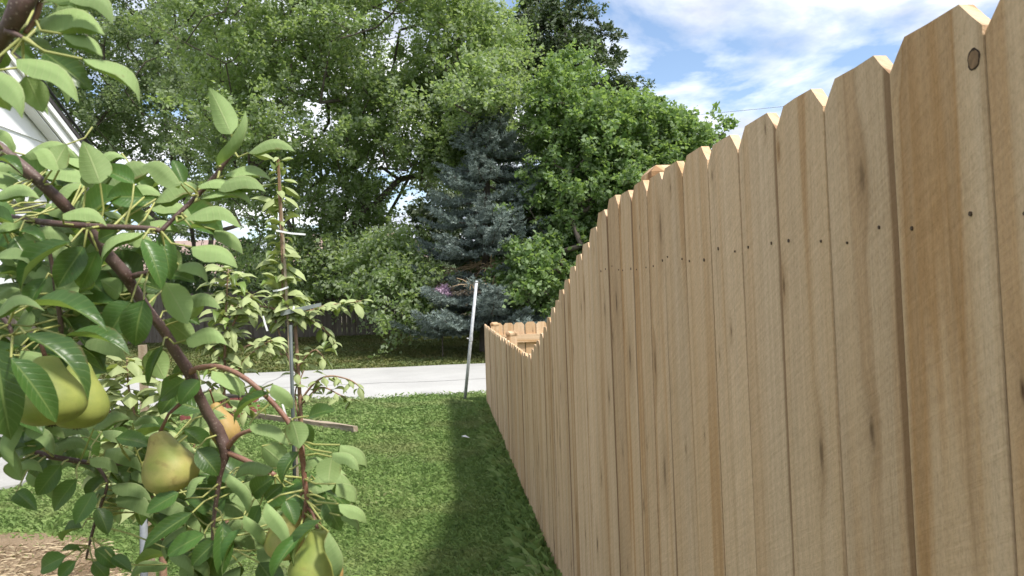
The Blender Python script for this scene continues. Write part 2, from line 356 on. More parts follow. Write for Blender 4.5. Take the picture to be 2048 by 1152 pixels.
M_calyx = simple('dry_calyx', (0.06, 0.04, 0.025), 0.9, 60, 0.3)

# ------------------------------------------------------------------ the ground
def ground_mat():
    mt, t, b = newmat('lawn_soil')
    oc = N(t, 'ShaderNodeTexCoord').outputs['Object']
    n = noise(t, oc, 1.3, 5, 0.6); n2 = noise(t, oc, 45, 5, 0.7)
    c = ramp(t, n, [(0.35, (0.11, 0.16, 0.05)), (0.6, (0.13, 0.175, 0.055)), (0.75, (0.19, 0.17, 0.09))])
    c = mixc(t, 0.8, c, ramp(t, n2, [(0.3, (0.55,0.55,0.5)), (0.7, (1.3,1.3,1.2))]), 'MULTIPLY')
    L(t, c, b.inputs['Base Color']); b.inputs['Roughness'].default_value = 0.95; bump(t, b, n2, 0.8, 0.03); return mt
def soil_mat():
    mt, t, b = newmat('sandy_soil')
    oc = N(t, 'ShaderNodeTexCoord').outputs['Object']
    n = noise(t, oc, 3.5, 5, 0.6); n2 = noise(t, oc, 70, 6, 0.7)
    c = ramp(t, n, [(0.3, (0.26, 0.18, 0.11)), (0.7, (0.40, 0.30, 0.20))])
    c = mixc(t, 0.8, c, ramp(t, n2, [(0.3, (0.5,0.48,0.42)), (0.7, (1.25,1.22,1.2))]), 'MULTIPLY')
    L(t, c, b.inputs['Base Color']); b.inputs['Roughness'].default_value = 0.95; bump(t, b, n2, 0.9, 0.02); return mt
M_ground = ground_mat(); M_soil = soil_mat()
nx, ny = 60, 60
gx = np.concatenate([np.linspace(-900, -30, 8), np.linspace(-28, 30, 30), np.linspace(40, 900, 8)])
gy = np.concatenate([np.linspace(-300, -6, 6), np.linspace(-5, 24, 60), np.linspace(26, 60, 8), np.linspace(80, 1500, 8)])
ROAD0, ROAD1 = 11.15, 15.75
def gheight(x, y):
    h = 0.02*math.sin(x*1.3+y*0.7)*math.sin(y*1.1-0.4*x)
    if y > ROAD0-1.2: h *= max(0.0, min(1.0, (ROAD0-y)/1.2-0.1)) if y < ROAD0+1 else 0.0
    if y > ROAD1+0.3: h += min(0.30, (y-ROAD1-0.3)*0.045)
    return h - 0.012
b_ = MB(); vs = [(x, y, gheight(x, y)) for y in gy for x in gx]; w = len(gx)
b_.add(vs, [(j*w+i, j*w+i+1, (j+1)*w+i+1, (j+1)*w+i) for j in range(len(gy)-1) for i in range(w-1)])
tag(b_.build('ground', M_ground, smooth=True), 'green lawn and verge ground reaching past the road', 'ground', kind='structure')

def road_mat():
    mt, t, b = newmat('pale_concrete')
    oc = N(t, 'ShaderNodeTexCoord').outputs['Object']
    n = noise(t, oc, 0.8, 5, 0.6); n2 = noise(t, oc, 40, 5, 0.7)
    mp = N(t, 'ShaderNodeMapping'); L(t, oc, mp.inputs[0]); mp.inputs['Scale'].default_value = (0.12, 2.2, 1)
    n3 = noise(t, mp.outputs[0], 1.0, 4, 0.6)
    c = ramp(t, n, [(0.3, (0.36, 0.355, 0.345)), (0.7, (0.45, 0.445, 0.43))])
    c = mixc(t, 0.6, c, ramp(t, n2, [(0.25, (0.75,0.75,0.75)), (0.65, (1.08,1.08,1.08))]), 'MULTIPLY')
    c = mixc(t, mth(t, 'MULTIPLY', ramp(t, n3, [(0.55, (0,0,0)), (0.75, (1,1,1))]), 0.25), c, (0.30, 0.29, 0.28))
    L(t, c, b.inputs['Base Color']); b.inputs['Roughness'].default_value = 0.85; bump(t, b, n2, 0.3, 0.01); return mt
M_road = road_mat()
b_ = MB(); xs = np.linspace(-120, 120, 241); vs = []; fs = []
for i, x in enumerate(xs):
    e0 = ROAD0 + 0.03*math.sin(x*3.1)+0.02*math.sin(x*7.7); e1 = ROAD1 + 0.04*math.sin(x*2.3+1)+0.02*math.sin(x*9.1)
    prof = [(e0-0.06, -0.04), (e0, 0.008), (e0+0.3, 0.02), (0.5*(ROAD0+ROAD1), 0.05), (e1-0.3, 0.02), (e1, 0.008), (e1+0.06, -0.04)]
    vs += [(x, y, z) for y, z in prof]
for i in range(len(xs)-1):
    for j in range(6): fs.append((i*7+j, (i+1)*7+j, (i+1)*7+j+1, i*7+j+1))
b_.add(vs, fs)
tag(b_.build('road', M_road, smooth=True), 'pale concrete road running across behind the lawn', 'road', kind='structure')
# cracks in the road, each a shallow filled seam
M_crack = simple('crack_filler', (0.24, 0.235, 0.23), 0.9, 30, 0.3)
b_ = MB()
pts = [(-14 + 0.5*i, 12.65 + 0.05*math.sin(i*1.3)+0.03*math.sin(i*3.7)) for i in range(60)]
for (x0, y0), (x1, y1) in zip(pts[:-1], pts[1:]):
    def rz(y): return (0.02 + (y-ROAD0-0.3)/(0.5*(ROAD1-ROAD0)-0.3)*0.03) + 0.004
    b_.add([(x0, y0-0.012, rz(y0-0.012)), (x1, y1-0.012, rz(y1-0.012)), (x1, y1+0.012, rz(y1+0.012)), (x0, y0+0.012, rz(y0+0.012))], [(0,1,2,3)])
for xj in (-7.4, -3.1, 1.2, 5.5):
    for q in range(8):
        ya, yb_ = ROAD0+0.3+q*0.5, ROAD0+0.3+(q+1)*0.5; xo = xj+0.02*math.sin(q*2.1+xj); xo2 = xj+0.02*math.sin((q+1)*2.1+xj)
        def rz2(y): return 0.05-abs(y-0.5*(ROAD0+ROAD1))/(0.5*(ROAD1-ROAD0)-0.3)*0.03+0.004
        b_.add([(xo-0.012, ya, rz2(ya)), (xo+0.012, ya, rz2(ya)), (xo2+0.012, yb_, rz2(yb_)), (xo2-0.012, yb_, rz2(yb_))], [(0,1,2,3)])
cr_ = b_.build('crack_seam', M_crack, bpy.data.objects['road'])
# bare soil bed under the pear tree
b_ = MB(); cxs = [(0.9, 1.0), (-0.05, 3.3), (-1.0, 4.05), (-2.0, 4.45), (-3.2, 4.6), (-4.6, 4.6), (-5.0, 2.0), (-4.0, -0.5), (-0.2, -0.6)]
sx = [G(270, 1140), G(215, 1075), G(120, 1062), G(0, 1060)]
outline = [(-0.7, 3.2)] + [(v.x, v.y) for v in sx] + [(-3.6, 4.4), (-4.2, 2.0), (-3.0, 0.2), (-1.1, 0.6), (-0.75, 2.0)]
ol = smoothline([((Vector((x, y, 0))), 0.0) for x, y in outline] , 4)
cen = Vector((sum(o[0].x for o in ol)/len(ol), sum(o[0].y for o in ol)/len(ol), 0))
n_ = len(ol); vs = []
for k, fr in enumerate((1.0, 0.93, 0.6, 0.0)):
    for o in ol:
        q = cen + (o[0]-cen)*(fr*(1+random.uniform(-0.025, 0.025)) if k < 2 else fr)
        vs.append((q.x, q.y, gheight(q.x, q.y) + (-0.02 if k == 0 else 0.022 if k == 1 else 0.035)))
fs = [(k*n_+i, k*n_+(i+1) % n_, (k+1)*n_+(i+1) % n_, (k+1)*n_+i) for k in range(3) for i in range(n_)]
b_.add(vs, fs)
tag(b_.build('soil_bed', M_soil, smooth=True), 'bare sandy soil around the pear tree', 'soil', kind='structure')
SOIL = [(o[0].x, o[0].y) for o in ol]
def in_soil(X, Y):
    c = np.zeros(len(X), bool); n = len(SOIL); j = n-1
    for i in range(n):
        xi, yi = SOIL[i]; xj, yj = SOIL[j]
        c ^= ((yi > Y) != (yj > Y)) & (X < (xj-xi)*(Y-yi)/(yj-yi+1e-12)+xi); j = i
    return c

# ------------------------------------------------------------------ the new cedar fence (side run, along +Y)
FX = 0.555
S0, PW = 0.692, 0.1555
prof_s = [0.0, 2.36, 2.60, 2.88, 3.23, 3.75, 4.24, 4.88, 11]
prof_h = [1.786, 1.786, 1.733, 1.653, 1.56, 1.40, 1.24, 1.072, 1.066]
def top_h(s): return float(np.interp(s, prof_s, prof_h))
def plank_mesh(w, h, th, ear=0.031, earh=0.034, rough=0.0009, along='y', segs=9):
    """dog-eared board: local origin bottom centre, width along y, z up, thickness along x (front at -x)"""
    out = []
    hw = w/2
    zs = np.linspace(0, h-earh, segs)
    out += [(-hw + random.uniform(-rough, rough), z) for z in zs]
    out += [(-hw+ear*0.5 + random.uniform(-rough, rough), h-earh*0.5+random.uniform(-rough, rough)*1.5), (-hw+ear, h)]
    out += [(random.uniform(-0.01, 0.01), h+random.uniform(-rough, rough)*1.5), (hw-ear, h), (hw-ear*0.5+random.uniform(-rough, rough), h-earh*0.5+random.uniform(-rough, rough)*1.5)]
    out += [(hw + random.uniform(-rough, rough), z) for z in zs[::-1]]
    n = len(out); bow = random.uniform(-0.002, 0.002)
    b = MB()
    fr = [(-th/2 + bow*math.sin(z*2), y, z) for y, z in out]; bk = [(th/2 + bow*math.sin(z*2), y, z) for y, z in out]
    b.add(fr+bk, [tuple(range(n-1, -1, -1)), tuple(range(n, 2*n))] + [(i, (i+1) % n, n+(i+1) % n, n+i) for i in range(n)])
    return b
def onplane(px, py, x=FX):
    d = F + RT*((px-1024)/FPX) - UP*((py-576)/FPX)
    return EYE + d*((x-EYE.x)/d.x)
M_knot = simple('knot_wood', (0.22, 0.135, 0.075), 0.95, 160, 0.3); M_knotrim = simple('knot_bark', (0.045, 0.026, 0.016), 0.95, 60, 0.3)
side = empty('wood_fence', (FX, 0.3, 0))
tag(side, 'new pale cedar fence of dog-eared planks stepping down towards the road', 'fence')
k = -4; s_end = 10.15
nail_m = MB(); nail_m.tube([(-0.0016, 0, 0), (0.004, 0, 0)], [0.0029, 0.0029], 7); nail_me = None
while True:
    sa = S0 + PW*k; sb = sa + PW
    if sa > s_end: break
    sc_ = 0.5*(sa+sb); gap = random.uniform(0.0012, 0.0042) if k < 14 else random.uniform(0.002, 0.005)
    h = top_h(sc_) + random.uniform(-0.006, 0.006) - 0.03
    th = 0.017
    o = plank_mesh(PW-gap, h, th).build('plank', M_fence, side)
    lean = float(np.interp(sc_, [0.6, 1.0, 2.0, 4.0, 10], [0.030, 0.028, 0.020, 0.012, 0.008])) + random.uniform(-0.0012, 0.0012)
    # pivot at eye level
    y_base = sc_ - lean*1.47
    o.location = (random.uniform(-0.0018, 0.0018), y_base-0.3, 0.03)
    o.rotation_euler = (-lean, random.uniform(-0.0015, 0.0015), random.uniform(-0.012, 0.012))
    if sc_ < 2.5:
        zr = 1.532
        for dyy in (-0.045, 0.045):
            if nail_me is None:
                no = nail_m.build('nail', M_nail, o); nail_me = no.data
            else:
                no = bpy.data.objects.new('nail', nail_me); col.objects.link(no); no.parent = o
            no.location = (-th/2-0.0002, dyy+random.uniform(-0.012, 0.012), zr+random.uniform(-0.012, 0.012))
            sc2 = random.uniform(0.6, 1.25); no.scale = (1, sc2*random.uniform(0.55, 1), sc2)
    if k == 0:      # the big round knot near this board's top edge
        kp = onplane(1961, 119)
        kb = MB(); kb.tube([(-0.0004, 0, 0), (0.004, 0, 0)], [0.0098, 0.0098], 20, 0, True, 0.09)
        kn = kb.build('knot', M_knotrim, o); kb2 = MB(); kb2.tube([(-0.0008, 0, 0), (0.003, 0, 0)], [0.0080, 0.0080], 20, 0, True, 0.07); kc = kb2.build('knot_core', M_knot, o)
        loc_ = o.rotation_euler.to_matrix().inverted() @ (kp - Vector(side.location) - Vector(o.location))
        for q_ in (kn, kc): q_.location = (-th/2-0.0004, loc_.y, loc_.z); q_.scale = (1, 0.9, 1.15)
    k += 1
# rails and posts on the yard side
def rail(y0, y1, z0, z1, parent, name='rail'):
    b = MB(); x0 = 0.012
    b.add([(x0, y0, z0-0.044), (x0+0.038, y0, z0-0.044), (x0+0.038, y0, z0+0.044), (x0, y0, z0+0.044), (x0, y1, z1-0.044), (x0+0.038, y1, z1-0.044), (x0+0.038, y1, z1+0.044), (x0, y1, z1+0.044)],
          [(0,1,2,3),(7,6,5,4),(0,4,5,1),(1,5,6,2),(2,6,7,3),(3,7,4,0)])
    o = b.build(name, M_fence, parent, local=True); o.location = (0, -0.3, 0); return o
for zz_ in (0.25, 0.90, 1.53): rail(-0.6, 2.13, zz_, zz_, side)
for za_, zb_ in ((0.25, 0.22), (1.48, 0.82)): rail(2.16, 4.58, za_, zb_, side)
for za_ in (0.22, 0.80):
    rail(4.60, 7.02, za_, za_, side); rail(7.04, 9.68, za_, za_, side)
def post(parent, loc, h, w=0.098):
    b = MB(); hw = w/2
    b.box((-hw, -hw, 0), (hw, hw, h-0.035), jit=0.0006)
    p = b.build('post', M_fence, parent); p.location = loc
    c = MB()
    t = hw+0.006
    rings = [(hw-0.004, h-0.036), (t-0.002, h-0.034), (t, h-0.026), (t, h-0.012), (hw*0.72, h+0.008)]
    vs = []; 
    for rr, z in rings: vs += [(-rr, -rr, z), (rr, -rr, z), (rr, rr, z), (-rr, rr, z)]
    fs = [(i*4+j, i*4+(j+1) % 4, (i+1)*4+(j+1) % 4, (i+1)*4+j) for i in range(4) for j in range(4)] + [(16, 17, 18, 19), (3, 2, 1, 0)]
    c.add(vs, fs); c.build('cap', M_fence, p)
    return p
PX = 0.105
for yy, hh in ((-0.2, 1.83), (2.14, 1.845), (4.59, 1.13), (7.32, 1.105), (9.75, 1.10)):
    post(side, (PX, yy-0.3, 0), hh)
# return run along the road
ret = empty('wood_fence', (FX+0.15, 10.12, 0))
tag(ret, 'low sunlit cedar fence run turning the corner along the road', 'fence')
for i in range(16):
    wv = 0.150
    o = plank_mesh(wv-0.004, 1.045+random.uniform(-0.012, 0.012), 0.017).build('plank', M_fence, ret)
    o.location = (0.02+i*0.152, 0.06, 0.03); o.rotation_euler = (random.uniform(-.004, .004), random.uniform(-.006, .006), R(90)+random.uniform(-.01, .01))
for zz_ in (0.22, 0.86):
    b = MB(); b.box((0.0, 0.010, zz_-0.06), (2.4, 0.048, zz_+0.06)); 
    # lay the grain along the rail: build it upright and turn it
    b = MB(); b.box((-0.019, -0.055, 0), (0.019, 0.055, 2.30)); o = b.build('rail', M_fence, ret)
    o.rotation_euler = (0, R(90), 0); o.rotation_euler = Matrix(((0,0,1),(1,0,0),(0,1,0))).to_euler()
    o.location = (0.03, 0.03, zz_)
post(ret, (2.42, 0.02, 0), 1.10)

# ------------------------------------------------------------------ leaning metal pole by the road
M_galv = simple('galvanised_steel', (0.48, 0.49, 0.50), 0.5, 18, 0.25, 0.35)
M_pipe = simple('grey_steel', (0.20, 0.215, 0.235), 0.55, 14, 0.2, 0.0)
pb = G(930, 797); pt = P(953, 563, 10.62)
pole = empty('metal_pole', pb)
tag(pole, 'thin galvanised pole leaning at the lawn edge beside the fence end', 'pole')
dv = (pt-pb); 
b = MB(); b.tube([pb-dv*0.05, pb+dv*0.45, pt], [0.023, 0.023, 0.0225], 14); b.build('tube', M_galv, pole, True)
b = MB(); mid = pb+dv*0.51; b.tube([mid-dv.normalized()*0.03, mid+dv.normalized()*0.03], [0.028, 0.028], 12); b.tube([mid, mid+Vector((-0.055, -0.01, 0.01))], [0.008, 0.008], 6)
b.build('clamp', M_galv, pole)
b = MB(); b.tube([pt-dv.normalized()*0.015, pt+dv.normalized()*0.008], [0.0245, 0.022], 14); b.build('cap', M_galv, pole, True)

# ------------------------------------------------------------------ white house on the left
M_white = simple('white_siding_paint', (0.78, 0.79, 0.80), 0.55, 3, 0.05)
M_trim = simple('white_trim_paint', (0.82, 0.82, 0.82), 0.45, 6, 0.04)
M_shingle = simple('dark_shingle', (0.055, 0.05, 0.05), 0.9, 25, 0.4, bmp=0.4)
M_glass = simple('dark_window_glass', (0.05, 0.055, 0.06), 0.08, 3, 0.1)
M_black = simple('black_rubber', (0.02, 0.02, 0.022), 0.5, 20, 0.2)
HX = -3.45
def onwall(px, py, x=HX):
    d = F + RT*((px-1024)/FPX) - UP*((py-576)/FPX)
    return EYE + d*((x-EYE.x)/d.x)
ra = onwall(60, 205); rb = onwall(178, 352)
slope = (ra.z-rb.z)/(ra.y-rb.y)         # negative: falls away from us
y_e = rb.y + 0.05; z_e = rb.z + slope*0.05
RY = y_e - 3.6; rz_ = z_e - slope*3.6
house = empty('white_house', (HX, y_e-0.4, 0))
tag(house, 'white sided porch gable with dark shingle edge behind the pear tree', 'house')
wy = y_e - 0.35
b = MB()
yb = 2*RY - wy
def zroof(y): return rz_ - abs(y-RY)*(-slope)
# lap siding boards on the gable wall
lap = 0.20; z = z_e-0.22; wallp = []
zt = zroof(RY)-0.20
sid = 0
while z < zt-0.02:
    z1 = min(z+lap, zt)
    lim0 = wy if zroof(wy)-0.15 > z1 else RY + (zt+0.05 - z)/(-slope)
    lim0 = min(wy, lim0); lim1 = 2*RY-lim0
    bb = MB(); x = HX
    lim0b = min(wy, RY + (zt+0.05 - z1)/(-slope)); lim1b = 2*RY-lim0b
    bb.add([(x-0.03, lim1, z), (x+0.022, lim1, z), (x+0.008, lim1b, z1), (x-0.03, lim1b, z1), (x-0.03, lim0, z), (x+0.022, lim0, z), (x+0.008, lim0b, z1), (x-0.03, lim0b, z1)],
           [(0,1,2,3),(7,6,5,4),(0,4,5,1),(1,5,6,2),(2,6,7,3),(3,7,4,0)])
    bb.build('siding_board', M_white, house); z += lap
b = MB(); b.box((HX-0.12, yb, z_e-0.36), (HX-0.031, wy, z_e-0.20)); b.box((HX-3.2, wy-0.10, z_e-0.36), (HX-0.122, wy-0.01, z_e-0.20)); b.build('beam', M_trim, house)
b = MB(); b.box((HX-3.4, yb, 0), (HX-3.2, wy, z_e-0.2)); b.build('wall', M_white, house)
py_ = onwall(-70, 400).y
for yy_ in (py_, yb+0.1):
    b = MB(); b.box((HX-0.11, yy_-0.05, 0), (HX-0.01, yy_+0.05, z_e-0.362)); b.build('post', M_trim, house)
# roof slabs with overhang, rake boards, soffit
OX = HX+0.14
for sgn in (1, -1):
    ye = RY + sgn*(y_e-RY); ze = z_e
    b = MB(); nrm = 0.05
    b.add([(OX+0.03, RY, rz_+0.0), (OX+0.03, ye, ze), (OX+0.03, ye, ze+nrm), (OX+0.03, RY, rz_+nrm), (HX-8, RY, rz_), (HX-8, ye, ze), (HX-8, ye, ze+nrm), (HX-8, RY, rz_+nrm)],
          [(0,1,2,3),(7,6,5,4),(0,4,5,1),(1,5,6,2),(2,6,7,3),(3,7,4,0)])
    b.build('roof', M_shingle, house)
    b = MB()
    b.add([(OX-0.02, RY, rz_-0.16), (OX-0.02, ye, ze-0.16), (OX-0.02, ye, ze-0.003), (OX-0.02, RY, rz_-0.003), (OX, RY, rz_-0.16), (OX, ye, ze-0.16), (OX, ye, ze-0.003), (OX, RY, rz_-0.003)],
          [(3,2,1,0),(4,5,6,7),(0,1,5,4),(1,2,6,5),(2,3,7,6),(3,0,4,7)])
    b.build('rake_board', M_trim, house)
    b = MB()
    b.add([(OX+0.003, RY, rz_-0.06), (OX+0.003, ye, ze-0.06), (OX+0.003, ye, ze-0.005), (OX+0.003, RY, rz_-0.005), (OX+0.024, RY, rz_-0.06), (OX+0.024, ye, ze-0.06), (OX+0.024, ye, ze-0.005), (OX+0.024, RY, rz_-0.005)],
          [(3,2,1,0),(4,5,6,7),(0,1,5,4),(1,2,6,5),(2,3,7,6),(3,0,4,7)])
    b.build('rake_trim', M_trim, house)
    b = MB()
    b.add([(HX+0.03, RY, rz_-0.18), (HX+0.03, ye, ze-0.18), (OX-0.022, ye, ze-0.18), (OX-0.022, RY, rz_-0.18), (HX+0.03, RY, rz_-0.165), (HX+0.03, ye, ze-0.165), (OX-0.022, ye, ze-0.165), (OX-0.022, RY, rz_-0.165)],
          [(3,2,1,0),(4,5,6,7),(0,1,5,4),(1,2,6,5),(2,3,7,6),(3,0,4,7)])
    b.build('soffit', M_trim, house)
b = MB(); b.box((HX-8, y_e-0.012, z_e-0.17), (OX-0.03, y_e+0.02, z_e-0.004)); b.build('fascia', M_trim, house)
wa = onwall(-60, 235, HX+0.03); wb = onwall(26, 300, HX+0.03)
b = MB(); b.box((HX+0.026, wa.y, wb.z-0.35), (HX+0.034, wb.y, wa.z-0.15)); win = b.build('window', M_glass, house)
b = MB(); y0, y1, z0, z1 = wa.y, wb.y, wb.z-0.35, wa.z-0.15
b.box((HX+0.024, y0-0.06, z0-0.06), (HX+0.05, y0, z1+0.06)); b.box((HX+0.024, y1, z0-0.06), (HX+0.05, y1+0.06, z1+0.06)); b.box((HX+0.024, y0, z0-0.06), (HX+0.049, y1, z0)); b.box((HX+0.024, y0, z1), (HX+0.049, y1, z1+0.06))
fo = b.build('frame', M_trim, win)
lt = onwall(142, 332, HX+0.09)
b = MB(); b.tube([lt+Vector((0, 0, 0.05)), lt, lt+Vector((0.03, 0, -0.06))], [0.03, 0.05, 0.06], 12); b.build('flood_lamp', M_black, house, True)
b = MB()
b.tube([(OX+0.04, RY, rz_+0.075), (OX+0.04, y_e, z_e+0.075)], 0.012, 6); b.build('roof_cable', M_black, house)

# concrete driveway pad under the porch, out to the road
dp = [G(42, 974), G(120, 915), G(160, 868), G(178, 832)]
b = MB(); pl_ = [(v.x, v.y) for v in dp] + [(dp[-1].x+0.25, ROAD0-0.02)]
pl_ = [(pl_[0][0]-0.9, pl_[0][1]-0.75)] + pl_
n_ = len(pl_); vs = [(x, y, 0.03) for x, y in pl_] + [(HX-3.1 if y < wy else HX-2.0, y, 0.03) for x, y in pl_] + [(x+0.01, y, -0.06) for x, y in pl_]
b.add(vs, [(i, n_+i, n_+i+1, i+1)[::-1] for i in range(n_-1)] + [(i, i+1, 2*n_+i+1, 2*n_+i) for i in range(n_-1)])
DRIVE = pl_
tag(b.build('driveway', M_road), 'pale concrete driveway slab at the left edge', 'driveway', kind='structure')

# ------------------------------------------------------------------ weathered fence across the road
def far_ground(x, y): return gheight(x, y)
FY = 23.6
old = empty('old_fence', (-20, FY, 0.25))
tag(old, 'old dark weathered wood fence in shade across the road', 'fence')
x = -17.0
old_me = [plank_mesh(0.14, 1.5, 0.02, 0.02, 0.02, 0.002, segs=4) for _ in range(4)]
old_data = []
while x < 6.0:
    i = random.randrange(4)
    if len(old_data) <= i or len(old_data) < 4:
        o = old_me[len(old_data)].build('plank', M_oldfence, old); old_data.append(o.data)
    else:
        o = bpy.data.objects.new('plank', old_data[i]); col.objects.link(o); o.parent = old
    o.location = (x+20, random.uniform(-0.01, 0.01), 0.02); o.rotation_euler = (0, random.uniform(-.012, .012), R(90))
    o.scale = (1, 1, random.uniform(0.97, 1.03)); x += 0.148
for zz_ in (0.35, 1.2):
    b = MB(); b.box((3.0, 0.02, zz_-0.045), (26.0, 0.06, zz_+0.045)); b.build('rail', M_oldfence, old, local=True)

# ------------------------------------------------------------------ houses behind the trees
M_roof = simple('brown_roof', (0.30, 0.22, 0.19), 0.9, 5, 0.2, bmp=0.3)
M_tan = simple('tan_siding', (0.55, 0.50, 0.44), 0.7, 3, 0.12)
def far_house(px0, px1, Y, eave, ridge, label, wallmat):
    a = P(px0, 600, Y); c = P(px1, 600, Y); x0, x1 = a.x, c.x
    h = empty('house', ((x0+x1)/2, Y, 0.2)); tag(h, label, 'house', 'houses behind the old fence')
    D = 7.0; yc = Y + D/2
    b = MB(); b.box((x0, Y, 0), (x1, Y+D, eave)); b.add([(x0, Y, eave), (x0, Y+D, eave), (x0, yc, ridge-0.1), (x1, Y, eave), (x1, Y+D, eave), (x1, yc, ridge-0.1)], [(0,2,1), (3,4,5)]); b.build('wall', wallmat, h)
    for s in (1, -1):
        ye = yc - s*(D/2+0.5); ze = eave - 0.5*(ridge-eave)/(D/2)
        b = MB(); t = 0.14
        b.add([(x0-0.4, ye, ze), (x1+0.4, ye, ze), (x1+0.4, yc, ridge), (x0-0.4, yc, ridge), (x0-0.4, ye, ze+t), (x1+0.4, ye, ze+t), (x1+0.4, yc, ridge+t), (x0-0.4, yc, ridge+t)],
              [(3,2,1,0),(4,5,6,7),(0,1,5,4),(1,2,6,5),(2,3,7,6),(3,0,4,7)])
        b.build('roof', M_roof, h)
    b = MB(); b.box((x0-0.35, Y-0.52, eave-0.62), (x1+0.35, Y-0.40, eave-0.48)); b.build('gutter', M_trim, h)
    n = max(2, int((x1-x0)/2.4))
    for i in range(n):
        wx = x0 + (x1-x0)*(i+0.5)/n
        b = MB(); b.box((wx-0.45, Y-0.02, 1.1), (wx+0.45, Y+0.02, 2.1)); wn = b.build('window', M_glass, h)
        b = MB()
        b.box((wx-0.53, Y-0.05, 1.02), (wx-0.45, Y-0.002, 2.18)); b.box((wx+0.45, Y-0.05, 1.02), (wx+0.53, Y-0.002, 2.18)); b.box((wx-0.45, Y-0.05, 2.1), (wx+0.45, Y-0.003, 2.18)); b.box((wx-0.45, Y-0.05, 1.02), (wx+0.45, Y-0.003, 1.1))
        b.build('frame', M_trim, wn)
    return h
far_house(560, 770, 36, 3.0, 4.7, 'brown roofed house glimpsed through the maple trunks', M_tan)
far_house(770, 900, 33, 2.7, 4.1, 'tan sided house corner glimpsed beside the blue spruce', M_tan)
far_house(120, 470, 42, 3.0, 5.0, 'brown roofed house far behind the olive tree', M_tan)

